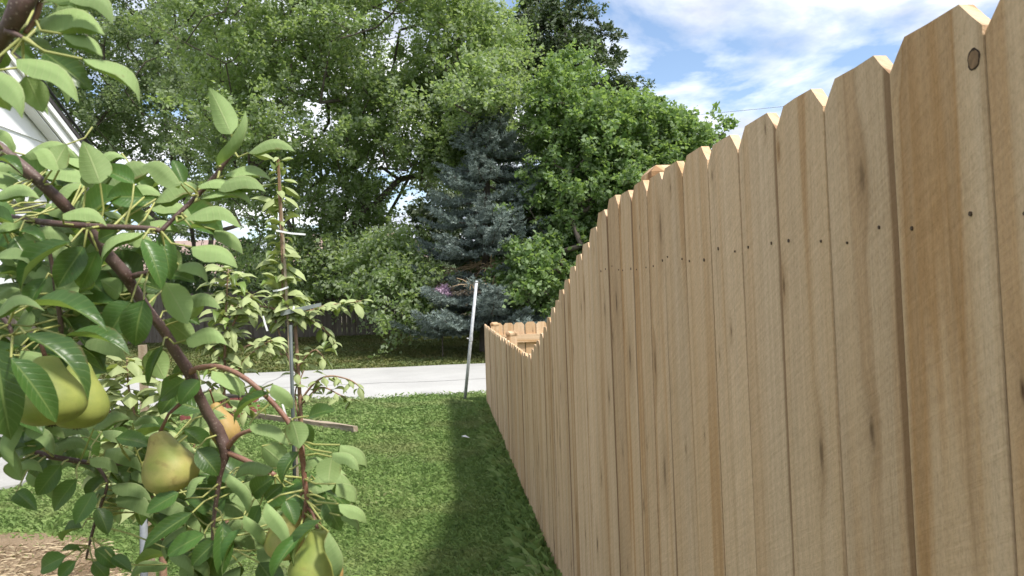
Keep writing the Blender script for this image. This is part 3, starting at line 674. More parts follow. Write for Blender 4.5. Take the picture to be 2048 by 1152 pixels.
# ------------------------------------------------------------------ trees
def make_tree(name, label, stems, lobes, nclump, per, leaf, leafmat, r_base, clump_r=0.75, group='trees beyond the road', up=0.35, seed=1, droop=0.25, barkmat=None, twigs=5, rise=0.25, spread=1.0, jit=0.10):
    """stems: polylines (Vector) from the ground; lobes: (centre, rx, ry, rz, weight, sparse)"""
    rg = np.random.default_rng(seed); rd = random.Random(seed)
    base = stems[0][0]
    root = empty(name, base); tag(root, label, 'tree', group)
    nodes = []; par = []
    for si, st in enumerate(stems):
        prev = -1 if si == 0 else 0
        pts = smoothline([(Vector(p), 0.0) for p in st], 4)
        for p, _ in (pts if si == 0 else pts):
            nodes.append(np.array(p)); par.append(prev); prev = len(nodes)-1
    wts = np.array([l[4] for l in lobes], float); wts /= wts.sum()
    C = []
    for i in range(nclump):
        l = lobes[rg.choice(len(lobes), p=wts)]
        v = rg.normal(size=3); v /= np.linalg.norm(v)
        rr = rg.uniform(0.25, 1.0)**0.45
        C.append(np.array(l[0]) + v*rr*np.array([l[1], l[2], l[3]]))
    C = np.array(C); b0 = np.array(base)
    C = C[np.argsort(np.linalg.norm(C-b0, axis=1))]
    count = [0]*len(nodes); cnode = []
    for c in C:
        NA = np.array(nodes)
        dv = c-NA; dist = np.linalg.norm(dv, axis=1)
        cost = dist + 0.9*np.maximum(0, NA[:, 2]-c[2]+0.2*dist)
        j = int(np.argmin(cost)); seglen = dist[j]; ns = max(1, int(seglen/0.9))
        p0 = NA[j]; prev = j
        for q in range(1, ns+1):
            tt = q/ns; p = p0 + dv[j]*tt + np.array([0, 0, 0.10*seglen*math.sin(math.pi*tt)]) + (rg.normal(size=3)*0.05*seglen*0.4 if q < ns else 0)
            nodes.append(p); par.append(prev); prev = len(nodes)-1; count.append(0)
        cnode.append(prev); count[prev] += 1
    for i in range(len(nodes)-1, 0, -1):
        if par[i] >= 0: count[par[i]] += count[i]
    tot = max(count)
    rad = [max(0.010, r_base*((cn+0.3)/tot)**0.47) for cn in count]
    b = MB()
    for i in range(1, len(nodes)):
        j = par[i]
        if j < 0: continue
        r0 = rad[j] if rad[j] < rad[i]*2.2 else rad[i]*1.35
        nseg = 9 if rad[i] > 0.1 else 5 if rad[i] > 0.03 else 4
        b.tube([Vector(nodes[j]), Vector(nodes[i])], [r0, rad[i]], nseg, 0, False)
    o = b.build('trunk', barkmat or M_bark, root, True); o.location = -Vector(root.location)
    # leaves along the twigs of every clump
    n = len(C)*per
    ci = np.repeat(np.arange(len(C)), per)
    cen = C[ci]
    outd = C - np.array([np.array(nodes[par[cnode[i]]]) for i in range(len(C))]); outd /= (np.linalg.norm(outd, axis=1)[:, None]+1e-6)
    TW = rg.normal(size=(len(C), twigs, 3)); TW /= np.linalg.norm(TW, axis=2)[:, :, None]; TW[:, :, 2] *= 0.55
    TW = TW*spread + outd[:, None, :]*0.75 + np.array([0, 0, rise]); TW /= np.linalg.norm(TW, axis=2)[:, :, None]
    td = TW[ci, rg.integers(0, twigs, n)]
    csz = clump_r*rg.uniform(0.65, 1.35, len(C))[ci]
    t = rg.uniform(0, 1, n)**0.6
    pos = cen + td*(t*csz)[:, None] + rg.normal(size=(n, 3))*(jit*csz)[:, None] - np.array([0, 0, 1])*(droop*csz*t**2)[:, None]
    nr = rg.normal(size=(n, 3)) + np.array([0, 0, up*2.2]); nr /= np.linalg.norm(nr, axis=1)[:, None]
    ax = td + rg.normal(size=(n, 3))*0.8 - np.array([0, 0, 0.5]); ax -= nr*(ax*nr).sum(1)[:, None]; ax /= np.linalg.norm(ax, axis=1)[:, None]+1e-9
    sd = np.cross(nr, ax)
    ln = leaf*rg.uniform(0.6, 1.45, n); wd = ln*rg.uniform(0.26, 0.44, n)
    V = np.zeros((n, 4, 3))
    V[:, 0] = pos; V[:, 2] = pos + ax*ln[:, None] - nr*(0.12*ln)[:, None]
    mid_ = pos + ax*(0.48*ln)[:, None] + nr*(0.06*ln)[:, None]
    V[:, 1] = mid_ + sd*wd[:, None]; V[:, 3] = mid_ - sd*wd[:, None]
    ct = rg.uniform(0, 1, len(C))[ci]
    tint = np.clip(0.55*ct + 0.45*rg.uniform(0, 1, n), 0, 1)
    cr = quads_mesh('crown', V, 4, leafmat, root, tint); cr['kind'] = 'stuff'
    return root
def lobe(px, py, Y, rpx, rpy, w=1.0, dscale=1.25):
    c = P(px, py, Y); k = Y/FPX
    return (c, rpx*k, max(0.4, (rpx+rpy)*0.5*k*dscale), rpy*k, w)
def gnd(px, Y, dz=0.0):
    p = P(px, 600, Y); return Vector((p.x, p.y, gheight(p.x, p.y)-0.05+dz))

# big silver maple
Y1 = 24.6; YL = 20.5
make_tree('silver_maple', 'tall bright green maple with many upright stems behind the old fence', [
    [gnd(610, Y1), P(600, 560, Y1), P(585, 430, Y1), P(565, 300, Y1-1), P(550, 150, Y1-2), P(530, -20, Y1-2.5)],
    [gnd(640, Y1), P(660, 570, Y1), P(690, 470, Y1), P(735, 350, Y1-1.5), P(770, 220, Y1-2.6), P(800, 60, Y1-3.6)],
    [gnd(625, Y1), P(640, 500, Y1+.5), P(650, 380, Y1+.5), P(665, 230, Y1), P(680, 60, Y1-1)],
    [gnd(650, Y1), P(700, 540, Y1-.4), P(770, 440, Y1-.8), P(830, 330, Y1-2), P(880, 200, Y1-3), P(930, 80, Y1-4)],
    ], [lobe(520, 60, YL, 190, 190, 1.5), lobe(730, 60, YL, 220, 180, 1.7), lobe(940, 160, YL, 100, 150, 1.15), lobe(985, 130, YL-.5, 55, 90, 0.35), lobe(600, 240, YL, 210, 140, 1.3), lobe(810, 260, YL, 130, 110, 0.9),
        lobe(890, 330, YL-0.5, 70, 45, 0.35), lobe(640, 400, YL+1, 130, 90, 0.55), lobe(630, 540, YL+1, 150, 75, 0.75), lobe(800, 605, 18.0, 46, 60, 0.60), lobe(765, 535, 18.8, 60, 30, 0.28), lobe(725, 425, YL+1, 75, 55, 0.28), lobe(930, 270, YL-1.0, 55, 60, 0.30), lobe(950, 205, 17.2, 60, 58, 0.30), lobe(720, 545, YL, 70, 45, 0.28), lobe(500, 400, YL, 90, 110, 0.3), lobe(700, -160, YL, 330, 150, 1.5)],
    1050, 200, 0.098, M_maple, 0.18, 0.95, seed=11, rise=0.6, jit=0.07, twigs=4, droop=0.15)
# olive tree further left
Y2 = 29.0
make_tree('olive_green_maple', 'darker olive green tree leaning over the white house roof', [
    [gnd(400, Y2), P(395, 560, Y2), P(380, 440, Y2), P(345, 320, Y2), P(320, 180, Y2), P(300, 20, Y2)],
    [gnd(390, Y2), P(350, 500, Y2), P(280, 400, Y2), P(200, 300, Y2), P(110, 215, Y2)],
    [gnd(405, Y2), P(420, 500, Y2), P(440, 370, Y2), P(450, 200, Y2), P(460, 40, Y2)],
    ], [lobe(210, 90, Y2, 190, 150, 1.4), lobe(370, 80, Y2, 190, 170, 1.4), lobe(330, 240, Y2, 180, 110, 1.1), lobe(170, 250, Y2, 130, 90, 0.55), lobe(420, 300, Y2, 110, 120, 0.7), lobe(390, 440, Y2, 110, 70, 0.35), lobe(60, 60, Y2, 150, 130, 0.7), lobe(250, -150, Y2, 300, 140, 1.2), lobe(-160, 100, Y2, 160, 200, 0.9)],
    700, 185, 0.115, M_maple2, 0.18, 1.1, seed=12, rise=0.55, jit=0.07, twigs=4, droop=0.15)
# dark maple behind the spruce
Y3 = 34.0
make_tree('dark_maple', 'dark green dense round crowned tree highest against the cloudy sky', [
    [gnd(1120, Y3), P(1118, 500, Y3), P(1118, 350, Y3), P(1115, 200, Y3), P(1112, 60, Y3)],
    [gnd(1125, Y3), P(1140, 420, Y3), P(1170, 280, Y3), P(1195, 150, Y3)],
    ], [lobe(1115, 85, Y3, 88, 90, 1.4), lobe(1070, 70, Y3, 45, 75, 0.5), lobe(1165, 160, Y3, 90, 95, 1.2), lobe(1080, 190, Y3, 95, 100, 1.0), lobe(1225, 235, Y3, 62, 75, 0.7), lobe(1130, 310, Y3, 120, 110, 0.9), lobe(1275, 300, Y3, 50, 60, 0.3), lobe(960, 320, Y3, 110, 120, 1.1), lobe(920, 440, Y3-8, 80, 70, 0.6), lobe(1040, 440, Y3-8, 80, 90, 0.7)],
    430, 230, 0.14, M_dark, 0.25, 0.85, seed=13)
# bushy tree on the right
Y4 = 17.6
make_tree('box_elder', 'bushy mid green tree with drooping sprays rising over the cedar fence', [
    [gnd(1180, Y4), P(1180, 560, Y4), P(1175, 430, Y4), P(1160, 300, Y4), P(1140, 170, Y4)],
    [gnd(1190, Y4), P(1215, 520, Y4), P(1250, 400, Y4), P(1280, 270, Y4), P(1290, 200, Y4)],
    [gnd(1195, Y4), P(1250, 520, Y4), P(1320, 410, Y4), P(1390, 320, Y4), P(1450, 262, Y4)],
    [gnd(1175, Y4), P(1140, 560, Y4), P(1095, 480, Y4-.5), P(1060, 420, Y4-.8)],
    ], [lobe(1130, 215, Y4, 50, 90, 0.7), lobe(1170, 310, Y4, 95, 100, 1.3), lobe(1275, 285, Y4, 65, 85, 1.0), lobe(1110, 420, Y4, 75, 85, 1.0), lobe(1230, 400, Y4, 110, 100, 1.5), lobe(1330, 330, Y4, 55, 65, 0.6), lobe(1080, 560, Y4-0.5, 75, 70, 0.9), lobe(1200, 540, Y4, 120, 80, 1.1), lobe(1395, 285, Y4, 38, 55, 0.17), lobe(1440, 255, Y4, 26, 30, 0.06), lobe(1370, 420, Y4, 90, 70, 0.8), lobe(1480, 480, Y4, 90, 60, 0.6)],
    800, 165, 0.10, M_elder, 0.17, 0.62, seed=14, droop=0.25, rise=0.55, jit=0.08, twigs=4)

# blue spruce
def spruce(px, Y, top_py, bot_py, half_px):
    base = gnd(px, Y); k = Y/FPX
    root = empty('blue_spruce', base); tag(root, 'blue spruce with stiff silvery boughs and dead brown lower twigs', 'tree', 'trees beyond the road')
    top = P(px+8, top_py, Y); zt = top.z; zb = P(px, bot_py, Y).z
    b = MB(); b.tube([base, base.lerp(top, 0.5), top], [0.16, 0.09, 0.015], 8, 0, False); b.build('trunk', M_bark, root, True).location = -Vector(root.location)
    rg = random.Random(5); tris = []; tint = []
    br = MB(); dead = MB()
    nb = 215
    for i in range(nb):
        fr = (i+rg.random()*0.6)/nb
        lay = 24; fr = (int(fr*lay)+0.5+rg.uniform(-0.16, 0.16))/lay
        z = zb + (zt-zb)*fr; ang = rg.random()*2*math.pi
        ln = (half_px*k)*(1-fr)**0.72*rg.uniform(0.75, 1.12)+0.15
        pyh = bot_py + (top_py-bot_py)*fr
        isdead = 512 < pyh < 575
        if isdead and rg.random() < 0.75: ln *= 0.8
        tt = z-base.z; org = base.lerp(top, max(0, min(1, tt/(top.z-base.z))))
        d = Vector((math.cos(ang), math.sin(ang), 0)); side_ = Vector((-d.y, d.x, 0))
        pts = []
        for q in range(7):
            u_ = q/6; pts.append(org + d*ln*u_ + Vector((0, 0, 1))*(ln*(-0.18*math.sin(math.pi*u_*0.8) + 0.14*u_*u_)))
        if isdead and rg.random() < 0.75:
            dead = MB(); dead.tube(pts, [0.02*(1-q/7)+0.004 for q in range(7)], 4, 0, False)
            for q in range(16):
                s0 = pts[rg.randrange(1, 6)]; dd = (d*rg.uniform(0.2, 1)+side_*rg.uniform(-1, 1)+Vector((0, 0, rg.uniform(-.5, .4)))).normalized()
                dead.tube([s0, s0+dd*0.22, s0+dd*0.4+Vector((0, 0, -0.05))], [0.011, 0.009, 0.006], 3, 0, False)
            dead.build('dead_bough', M_dead, root)
            continue
        br.tube(pts, [0.02*(1-q/7)+0.004 for q in range(7)], 4, 0, False)
        btint = rg.random()
        ntw = int(12+ln*26)
        for q in range(ntw):
            u_ = 0.18+0.82*(q+rg.random())/ntw
            f_ = u_*6; i0 = min(5, int(f_)); s0 = pts[i0].lerp(pts[i0+1], f_-i0)
            sd = rg.choice((-1, 1)); tl = (0.16+0.30*(1-u_))*rg.uniform(0.7, 1.2)*(0.6+0.4*ln)
            td = (d*rg.uniform(0.5, 0.9) + side_*sd*rg.uniform(0.4, 1.0) + Vector((0, 0, rg.uniform(-0.12, 0.28)))).normalized()
            if q > ntw-3: td = (d+Vector((0, 0, 0.25))).normalized()
            tn = td.orthogonal().normalized(); tb = td.cross(tn)
            nn = int(8+tl*42)
            for w_ in range(nn):
                uu = w_/nn; c = s0+td*tl*uu; a = rg.random()*6.28
                od = (td*0.75 + (tn*math.cos(a)+tb*math.sin(a))*1.0 + Vector((0, 0, 0.35))).normalized()
                nl = 0.075*rg.uniform(0.8, 1.3); wv = od.cross(Vector((rg.uniform(-1,1), rg.uniform(-1,1), rg.uniform(-1,1)))).normalized()*0.013
                tris.append((c-wv, c+wv, c+od*nl)); tint.append(min(1, max(0, 0.6*btint+0.4*rg.random())))
    br.build('bough', M_bark, root).location = -Vector(root.location)
    V = np.array([[tuple(a), tuple(b2), tuple(c)] for a, b2, c in tris])
    cr = quads_mesh('crown', V, 3, M_spruce, root, np.array(tint)); cr['kind'] = 'stuff'
spruce(968, 18.0, 150, 655, 172)

# shrubs along the old fence
def shrub(name, label, px, py, Y, rx, ry, n, per, mat, leaf=0.09, seed=1, r=0.05, cr_=0.4):
    g = gnd(px, Y)
    c = P(px, py, Y)
    return make_tree(name, label, [[g, g.lerp(c, 0.5), c]], [lobe(px, py, Y, rx, ry)], n, per, leaf, mat, r, cr_, group='shrubs by the old fence', seed=seed)
shrub('dark_shrub', 'dark leafy shrub mass behind the two young pear saplings', 440, 560, 25.0, 120, 90, 130, 110, M_shrub, 0.10, 21, 0.08, 0.5)
shrub('dark_shrub', 'dark shrub behind the maple trunk and old fence', 600, 590, 24.6, 110, 60, 110, 110, M_shrub, 0.10, 22, 0.08, 0.5)
shrub('dark_shrub', 'dark shrub standing far behind the ripening pears', 230, 560, 26.0, 150, 100, 130, 110, M_shrub, 0.10, 23, 0.08, 0.5)
shrub('dark_shrub', 'dark shrub filling the gap behind the bare spruce trunk', 965, 540, 27.0, 95, 48, 120, 130, M_shrub, 0.11, 27, 0.07, 0.55)
shrub('variegated_shrub', 'pale grey green shrub left of the spruce base', 868, 552, 24.4, 42, 34, 60, 90, M_lilac, 0.08, 24, 0.04, 0.3)
shrub('flowering_shrub', 'small shrub with purple flower heads beside the spruce base', 882, 584, 17.2, 13, 5, 18, 60, M_flower, 0.05, 25, 0.02, 0.16)
shrub('dark_shrub', 'dark low shrub under the box elder by the fence corner', 1010, 630, 21.5, 70, 40, 60, 110, M_shrub, 0.09, 26, 0.05, 0.4)

# ------------------------------------------------------------------ overhead cables
for i, (a, bp, lab) in enumerate((((1380, 217), (1760, 176), 'upper thin overhead cable crossing the sky right of the trees'), ((1360, 272), (1620, 254), 'lower thin overhead cable just above the fence top'))):
    p0, p1 = P(a[0]-700, a[1]+70, 40), P(bp[0]+900, bp[1]-95, 40)
    pts = [p0.lerp(p1, t/12)+Vector((0, 0, -0.5*math.sin(math.pi*t/12))) for t in range(13)]
    b = MB(); b.tube(pts, 0.011, 5); tag(b.build('overhead_cable', M_black), lab, 'cable')

# ------------------------------------------------------------------ lawn blades
def blades(n, x0, x1, y0, y1, lng, wid, zfun, seed, keep=None):
    rg = np.random.default_rng(seed)
    X = rg.uniform(x0, x1, n); Yy = y0 + (y1-y0)*rg.uniform(0, 1, n)**1.0
    if keep is not None:
        mk = keep(X, Yy, rg); X = X[mk]; Yy = Yy[mk]
    n = len(X)
    patch = 0.5+0.5*np.sin(X*2.1+np.sin(Yy*1.7)*1.3)*np.sin(Yy*1.9+np.cos(X*1.1))
    Z = np.array([zfun(a, b2) for a, b2 in zip(X, Yy)])
    ang = rg.uniform(0, 2*np.pi, n); tilt = rg.uniform(0.55, 1.42, n)
    ln = lng*rg.uniform(0.5, 1.3, n)*(0.75+0.5*patch); w_ = wid*rg.uniform(0.7, 1.3, n)
    d = np.stack([np.cos(ang), np.sin(ang), np.zeros(n)], 1); s_ = np.stack([-np.sin(ang), np.cos(ang), np.zeros(n)], 1)
    up = np.array([0, 0, 1.0]); base = np.stack([X, Yy, Z-0.008], 1)
    m1 = base + d*(0.35*ln*np.sin(tilt))[:, None] + up*(0.62*ln*np.cos(tilt*0.6))[:, None]
    tp = base + d*(1.0*ln*np.sin(tilt))[:, None] + up*(ln*np.cos(tilt)*0.95)[:, None]
    V = np.zeros((n, 4, 3)); hw = (w_*0.5)[:, None]
    V[:, 0] = base - s_*hw; V[:, 1] = base + s_*hw; V[:, 2] = tp; V[:, 3] = m1 - s_*hw*0.8
    tint = np.clip(0.35*patch + 0.65*rg.uniform(0, 1, n), 0, 1)
    return V, tint
def grass_mat(name='grass_blade', mul=(1, 1, 1)):
    mt, t, b = newmat(name)
    a = N(t, 'ShaderNodeAttribute'); a.attribute_name = 'tint'
    pos = N(t, 'ShaderNodeNewGeometry').outputs['Position']
    n = noise(t, pos, 0.9, 4, 0.6); n2 = noise(t, pos, 3.0, 3, 0.6)
    c = ramp(t, a.outputs['Fac'], [(0.0, (0.14, 0.23, 0.072)), (0.55, (0.225, 0.335, 0.105)), (0.90, (0.30, 0.39, 0.155)), (1.0, (0.46, 0.41, 0.25))])
    c = mixc(t, mth(t, 'MULTIPLY', ramp(t, n, [(0.50, (0,0,0)), (0.68, (1,1,1))]), 0.5), c, (0.31, 0.31, 0.15))
    c = mixc(t, 0.7, c, ramp(t, n2, [(0.3, (0.68,0.75,0.62)), (0.7, (1.22,1.16,1.14))]), 'MULTIPLY')
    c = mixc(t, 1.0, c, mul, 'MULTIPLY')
    L(t, c, b.inputs['Base Color']); b.inputs['Roughness'].default_value = 0.55; b.inputs['Specular IOR Level'].default_value = 0.3
    tr = N(t, 'ShaderNodeBsdfTranslucent'); L(t, c, tr.inputs['Color'])
    ms = N(t, 'ShaderNodeMixShader'); ms.inputs[0].default_value = 0.3; L(t, b.outputs[0], ms.inputs[1]); L(t, tr.outputs[0], ms.inputs[2])
    L(t, ms.outputs[0], t.nodes['Material Output'].inputs['Surface']); return mt
M_grass = grass_mat(); M_verge = grass_mat('thin_shade_toned_verge_grass', (0.62, 0.48, 0.45))  # verge copy: thin brownish grass, with the tree shade darkened into its colour
def keep_near(X, Yy, rg):
    soil = in_soil(X+0.10*np.sin(Yy*9)+rg.normal(0, 0.10, len(X)), Yy+rg.normal(0, 0.13, len(X)))
    thin = (np.sin(X*3.3+1)*np.sin(Yy*2.7) > 0.55) & (rg.uniform(0, 1, len(X)) < 0.4)
    dy_ = np.array([p[1] for p in DRIVE]); dx_ = np.array([p[0] for p in DRIVE])
    inhouse = (X < np.interp(Yy, dy_, dx_)+rg.normal(0, 0.02, len(X))) & (Yy > dy_[0]) & (Yy < ROAD0)
    ang = (X < -0.75*Yy)          # far outside the view to the left
    return ~((soil & (rg.uniform(0, 1, len(X)) > 0.06)) | thin | inhouse | ang)
parts = []
for (n, x0, x1, y0, y1, lg, wd_, sd) in ((150000, -3.4, 0.54, 2.9, 5.2, 0.050, 0.0042, 1), (170000, -5.5, 0.54, 5.2, 8.2, 0.052, 0.006, 2), (150000, -8.5, 0.54, 8.2, 11.20, 0.055, 0.0085, 3), (16000, 0.54, 9.0, 10.2, 11.2, 0.055, 0.010, 4), (5200, 0.40, 0.545, 2.9, 10.1, 0.11, 0.0055, 5), (5000, -8, 9, 11.05, 11.32, 0.075, 0.009, 6)):
    parts.append(blades(n, x0, x1, y0, y1, lg, wd_, gheight, sd, keep_near))
V = np.concatenate([p[0] for p in parts]); T = np.concatenate([p[1] for p in parts])
tag(quads_mesh('grass', V, 4, M_grass, None, T), 'short green lawn grass between pear trees and fence', 'grass', kind='stuff')
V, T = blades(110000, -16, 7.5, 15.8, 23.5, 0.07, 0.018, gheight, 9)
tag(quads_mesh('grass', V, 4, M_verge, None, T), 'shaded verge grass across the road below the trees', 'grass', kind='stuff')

def keep_soil(X, Yy, rg): return in_soil(X, Yy)
V, T = blades(16000, -4.2, -0.6, 0.5, 4.9, 0.075, 0.0035, lambda a, b2: gheight(a, b2)+0.045, 17, keep_soil)
V[:, :, 2] = 0.032 + (V[:, :, 2]-0.04)*0.25
M_straw = simple('dry_straw', (0.42, 0.34, 0.22), 0.8, 40, 0.35)
tag(quads_mesh('straw', V, 4, M_straw, None, T), 'dry straw bits scattered over the bare soil', 'straw', kind='stuff')
# broad weeds along the fence foot
# ------------------------------------------------------------------ things on the lawn
ba, bb_ = G(500, 836), G(712, 866)
d_ = (bb_-ba); lnb = d_.length
b = MB(); nseg = 8
for i in range(1):
    vs = []; 
    for q in range(nseg+1):
        z0 = q/nseg*lnb
        for (u_, v_) in ((-0.03, -0.045), (0.03, -0.045), (0.03, 0.045), (-0.03, 0.045)):
            vs.append((u_+random.uniform(-.006, .006), v_+random.uniform(-.006, .006), z0))
    fs = [(q*4+j, q*4+(j+1) % 4, (q+1)*4+(j+1) % 4, (q+1)*4+j) for q in range(nseg) for j in range(4)] + [(3,2,1,0), tuple(nseg*4+j for j in range(4))]
    b.add(vs, fs)
pl = b.build('board', M_oldboard); pl.location = ba+Vector((0, 0, 0.03)); pl.rotation_euler = d_.to_track_quat('Z', 'Y').to_euler()
tag(pl, 'weathered grey board lying on the grass behind the young pear tree', 'board')

M_brick = simple('red_brick', (0.24, 0.075, 0.065), 0.85, 30, 0.3, bmp=0.3)
M_darkwood = simple('dark_wet_board', (0.05, 0.042, 0.036), 0.8, 10, 0.3)
bc = G(432, 838)
bst = empty('brick_stack', bc); tag(bst, 'low stack of reddish bricks near the road edge', 'brick stack')
bm_ = MB(); bm_.box((-0.10, -0.05, 0), (0.10, 0.05, 0.062), jit=0.003); brick0 = None
for row in range(4):
    for i in range(4):
        for kk in range(2):
            if row == 3 and random.random() < 0.3: continue
            if brick0 is None: brick0 = bm_.build('brick', M_brick, bst); o = brick0
            else:
                o = bpy.data.objects.new('brick', brick0.data); col.objects.link(o); o.parent = bst
            o.location = (-0.33+i*0.212+(0.1 if row % 2 else 0)+random.uniform(-.006, .006), kk*0.112+random.uniform(-.006, .006), 0.005+row*0.0655); o.rotation_euler = (0, 0, random.uniform(-.06, .06))
b = MB(); b.box((-0.35, -0.05, 0.2686), (0.38, 0.17, 0.298), jit=0.004); bo = b.build('board', M_darkwood); bo.location = bc
tag(bo, 'dark plank resting on top of the brick stack', 'board')
M_paper = simple('white_paper', (0.8, 0.8, 0.8), 0.8, 20, 0.05)
def scrap(px, py, s, lab):
    c = G(px, py)+Vector((0, 0, 0.05)); b = MB(); vs = [c+Vector((random.uniform(-s, s), random.uniform(-s, s), random.uniform(-.01, .02))) for _ in range(5)] + [c+Vector((0, 0, 0.02))]
    vs = sorted(vs[:5], key=lambda v: math.atan2(v.y-c.y, v.x-c.x))+[vs[5]]
    vs += [v-Vector((0, 0, 0.003)) for v in vs]
    b.add(vs, [(i, (i+1) % 5, 5) for i in range(5)]+[(6+(i+1) % 5, 6+i, 11) for i in range(5)]+[(i, 6+i, 6+(i+1) % 5, (i+1) % 5) for i in range(5)]); tag(b.build('paper_scrap', M_paper), lab, 'paper')
scrap(931, 884, 0.045, 'small white scrap lying in the grass in the fence shade')

# ------------------------------------------------------------------ pears and leaves
def leaf_mesh(base, tip, nhint, width, fold, arch, att=None, nseg=8, twist=0.0, curl=0.0, pr=0.0011):
    """one pear leaf blade (upper side up, folded along its midrib) and its stalk; world coordinates"""
    base = Vector(base); tip = Vector(tip); d = tip-base; ln = d.length; d = d/ln
    n = nhint - d*nhint.dot(d)
    if n.length < 1e-4: n = d.orthogonal()
    n.normalize(); s = d.cross(n)
    b = MB(); rows = []
    ph = random.uniform(0, 6.28)
    for i in range(nseg+1):
        t = i/nseg
        w = width*(math.sin(math.pi*min(1, t**0.78))**0.72 if 0 < t < 1 else 0.0)
        if t > 0.82: w *= 1-((t-0.82)/0.18)**1.6*0.35
        if i == 0: w = width*0.05
        c = base + d*ln*t + n*(arch*ln*4*t*(1-t)*(0.75+0.5*t))
        fa = fold*(0.85+0.3*math.sin(math.pi*t)) ; tw = twist*(t-0.4)
        sa = s*math.cos(tw)+n*math.sin(tw); na = n*math.cos(tw)-s*math.sin(tw)
        row = []
        for (q, fr) in ((-2, 1.0), (-1, 0.52), (0, 0), (1, 0.52), (2, 1.0)):
            sg = -1 if q < 0 else 1
            a = fa*(1.0 if abs(q) == 1 else 1.0+curl)
            if q == 0: row.append(c)
            else:
                wav = 0.045*width*math.sin(ph+i*1.7+sg)*(abs(q) == 2)
                row.append(c + sa*(sg*w*fr*math.cos(a)) + na*(w*fr*math.sin(a)+wav))
        rows.append(row)
    vs = [v for r in rows for v in r]; fs = []
    for i in range(nseg):
        for j in range(4):
            fs.append((i*5+j, i*5+j+1, (i+1)*5+j+1, (i+1)*5+j))
    b.add(vs, fs, 0)
    if att is not None:
        att = Vector(att); mid2 = att.lerp(base, 0.55)+n*0.006 - d*0.004
        if True: b.tube([att, mid2, base], [pr*1.2, pr, pr*0.9], 5, 1, False)
    b.lt = [i/nseg for i in range(nseg+1) for _ in range(5)]; b.ls = [q for i in range(nseg+1) for q in (1.0, 0.52, 0.0, 0.52, 1.0)]
    return b
WUP = Vector((0, 0, 1))
tree_base = Vector((-0.86, 0.72, 0.0))
pear_tree = empty('pear_tree', tree_base)
tag(pear_tree, 'fruiting pear tree with arching twigs and folded leaves nearest the camera', 'pear tree')
BR = []
def branch(pts, name='branch', mat=None, n=9, reg=True):
    """pts: (px, py, depth, width in px)"""
    q = [(P(x, y, d), w_/FPX*d*0.43) for x, y, d, w_ in pts]
    q = smoothline(q, 4)
    b = MB(); b.tube([c[0] for c in q], [c[1]*random.uniform(0.94, 1.06) for c in q], n, 0, True, 0.03)
    o = b.build(name, mat or M_branch, pear_tree, True, origin=tuple(q[0][0]))
    if reg: BR.extend([c[0] for c in q])
    return o
branch([(-330, 160, 0.86, 44), (-160, 210, 0.80, 38), (-25, 282, 0.76, 31), (40, 330, 0.76, 29), (100, 382, 0.77, 27), (150, 432, 0.79, 27), (185, 468, 0.80, 27), (215, 508, 0.81, 28), (250, 548, 0.82, 30), (266, 575, 0.83, 26), (300, 625, 0.84, 23), (330, 665, 0.85, 24), (352, 705, 0.86, 25), (377, 742, 0.87, 26), (395, 785, 0.88, 24), (416, 828, 0.89, 25), (440, 868, 0.90, 28), (450, 905, 0.90, 24), (441, 945, 0.90, 13), (434, 990, 0.90, 11), (427, 1042, 0.90, 9), (424, 1090, 0.90, 6)])
branch([(-160, 405, 0.86, 20), (-10, 430, 0.80, 16), (100, 446, 0.77, 15), (200, 453, 0.76, 14), (290, 456, 0.76, 12), (322, 462, 0.76, 12)], 'twig')
branch([(376, 747, 0.87, 16), (398, 736, 0.86, 14), (430, 733, 0.85, 13), (462, 741, 0.84, 12), (498, 762, 0.83, 12), (535, 795, 0.83, 12), (568, 832, 0.83, 12), (590, 868, 0.83, 13), (604, 912, 0.84, 14), (609, 958, 0.84, 12), (613, 1000, 0.84, 12), (604, 1045, 0.84, 8)], 'twig', M_redtwig)
branch([(300, -200, 0.60, 60), (150, -110, 0.58, 56), (58, -15, 0.56, 52), (30, 35, 0.56, 46), (8, 70, 0.57, 40), (-60, 150, 0.62, 44), (-200, 160, 0.75, 46)])
branch([(12, 62, 0.56, 18), (30, 68, 0.56, 14), (46, 76, 0.56, 10)], 'twig')
branch([(80, 5, 0.57, 15), (70, 38, 0.57, 12), (50, 66, 0.57, 11)], 'twig', M_redtwig)
branch([(322, 462, 0.76, 11), (352, 432, 0.77, 11), (388, 398, 0.78, 11), (422, 362, 0.78, 12), (445, 332, 0.78, 11), (466, 300, 0.78, 13)], 'twig')
branch([(-120, 850, 0.95, 18), (37, 893, 0.95, 13), (93, 911, 0.95, 13), (150, 921, 0.96, 12), (190, 926, 0.97, 10), (283, 928, 0.98, 8)], 'twig')
branch([(190, 927, 0.97, 8), (214, 966, 0.97, 7), (200, 1015, 0.97, 7), (186, 1060, 0.97, 7), (172, 1118, 0.97, 5)], 'twig')
branch([(264, 553, 0.825, 14), (282, 548, 0.82, 13), (297, 545, 0.82, 11)], 'twig')
branch([(452, 897, 0.90, 15), (475, 872, 0.89, 11), (506, 859, 0.88, 9)], 'twig', M_redtwig)
branch([(455, 905, 0.90, 14), (490, 920, 0.89, 12), (520, 934, 0.885, 12), (550, 951, 0.88, 14)], 'twig', M_redtwig)
branch([(85, 452, 0.78, 10), (92, 480, 0.79, 9), (103, 524, 0.80, 9), (112, 587, 0.81, 10), (122, 650, 0.82, 12), (118, 690, 0.83, 10)], 'twig')
branch([(-120, 560, 0.72, 20), (-40, 600, 0.70, 16), (10, 640, 0.69, 12), (25, 670, 0.69, 9)], 'twig')
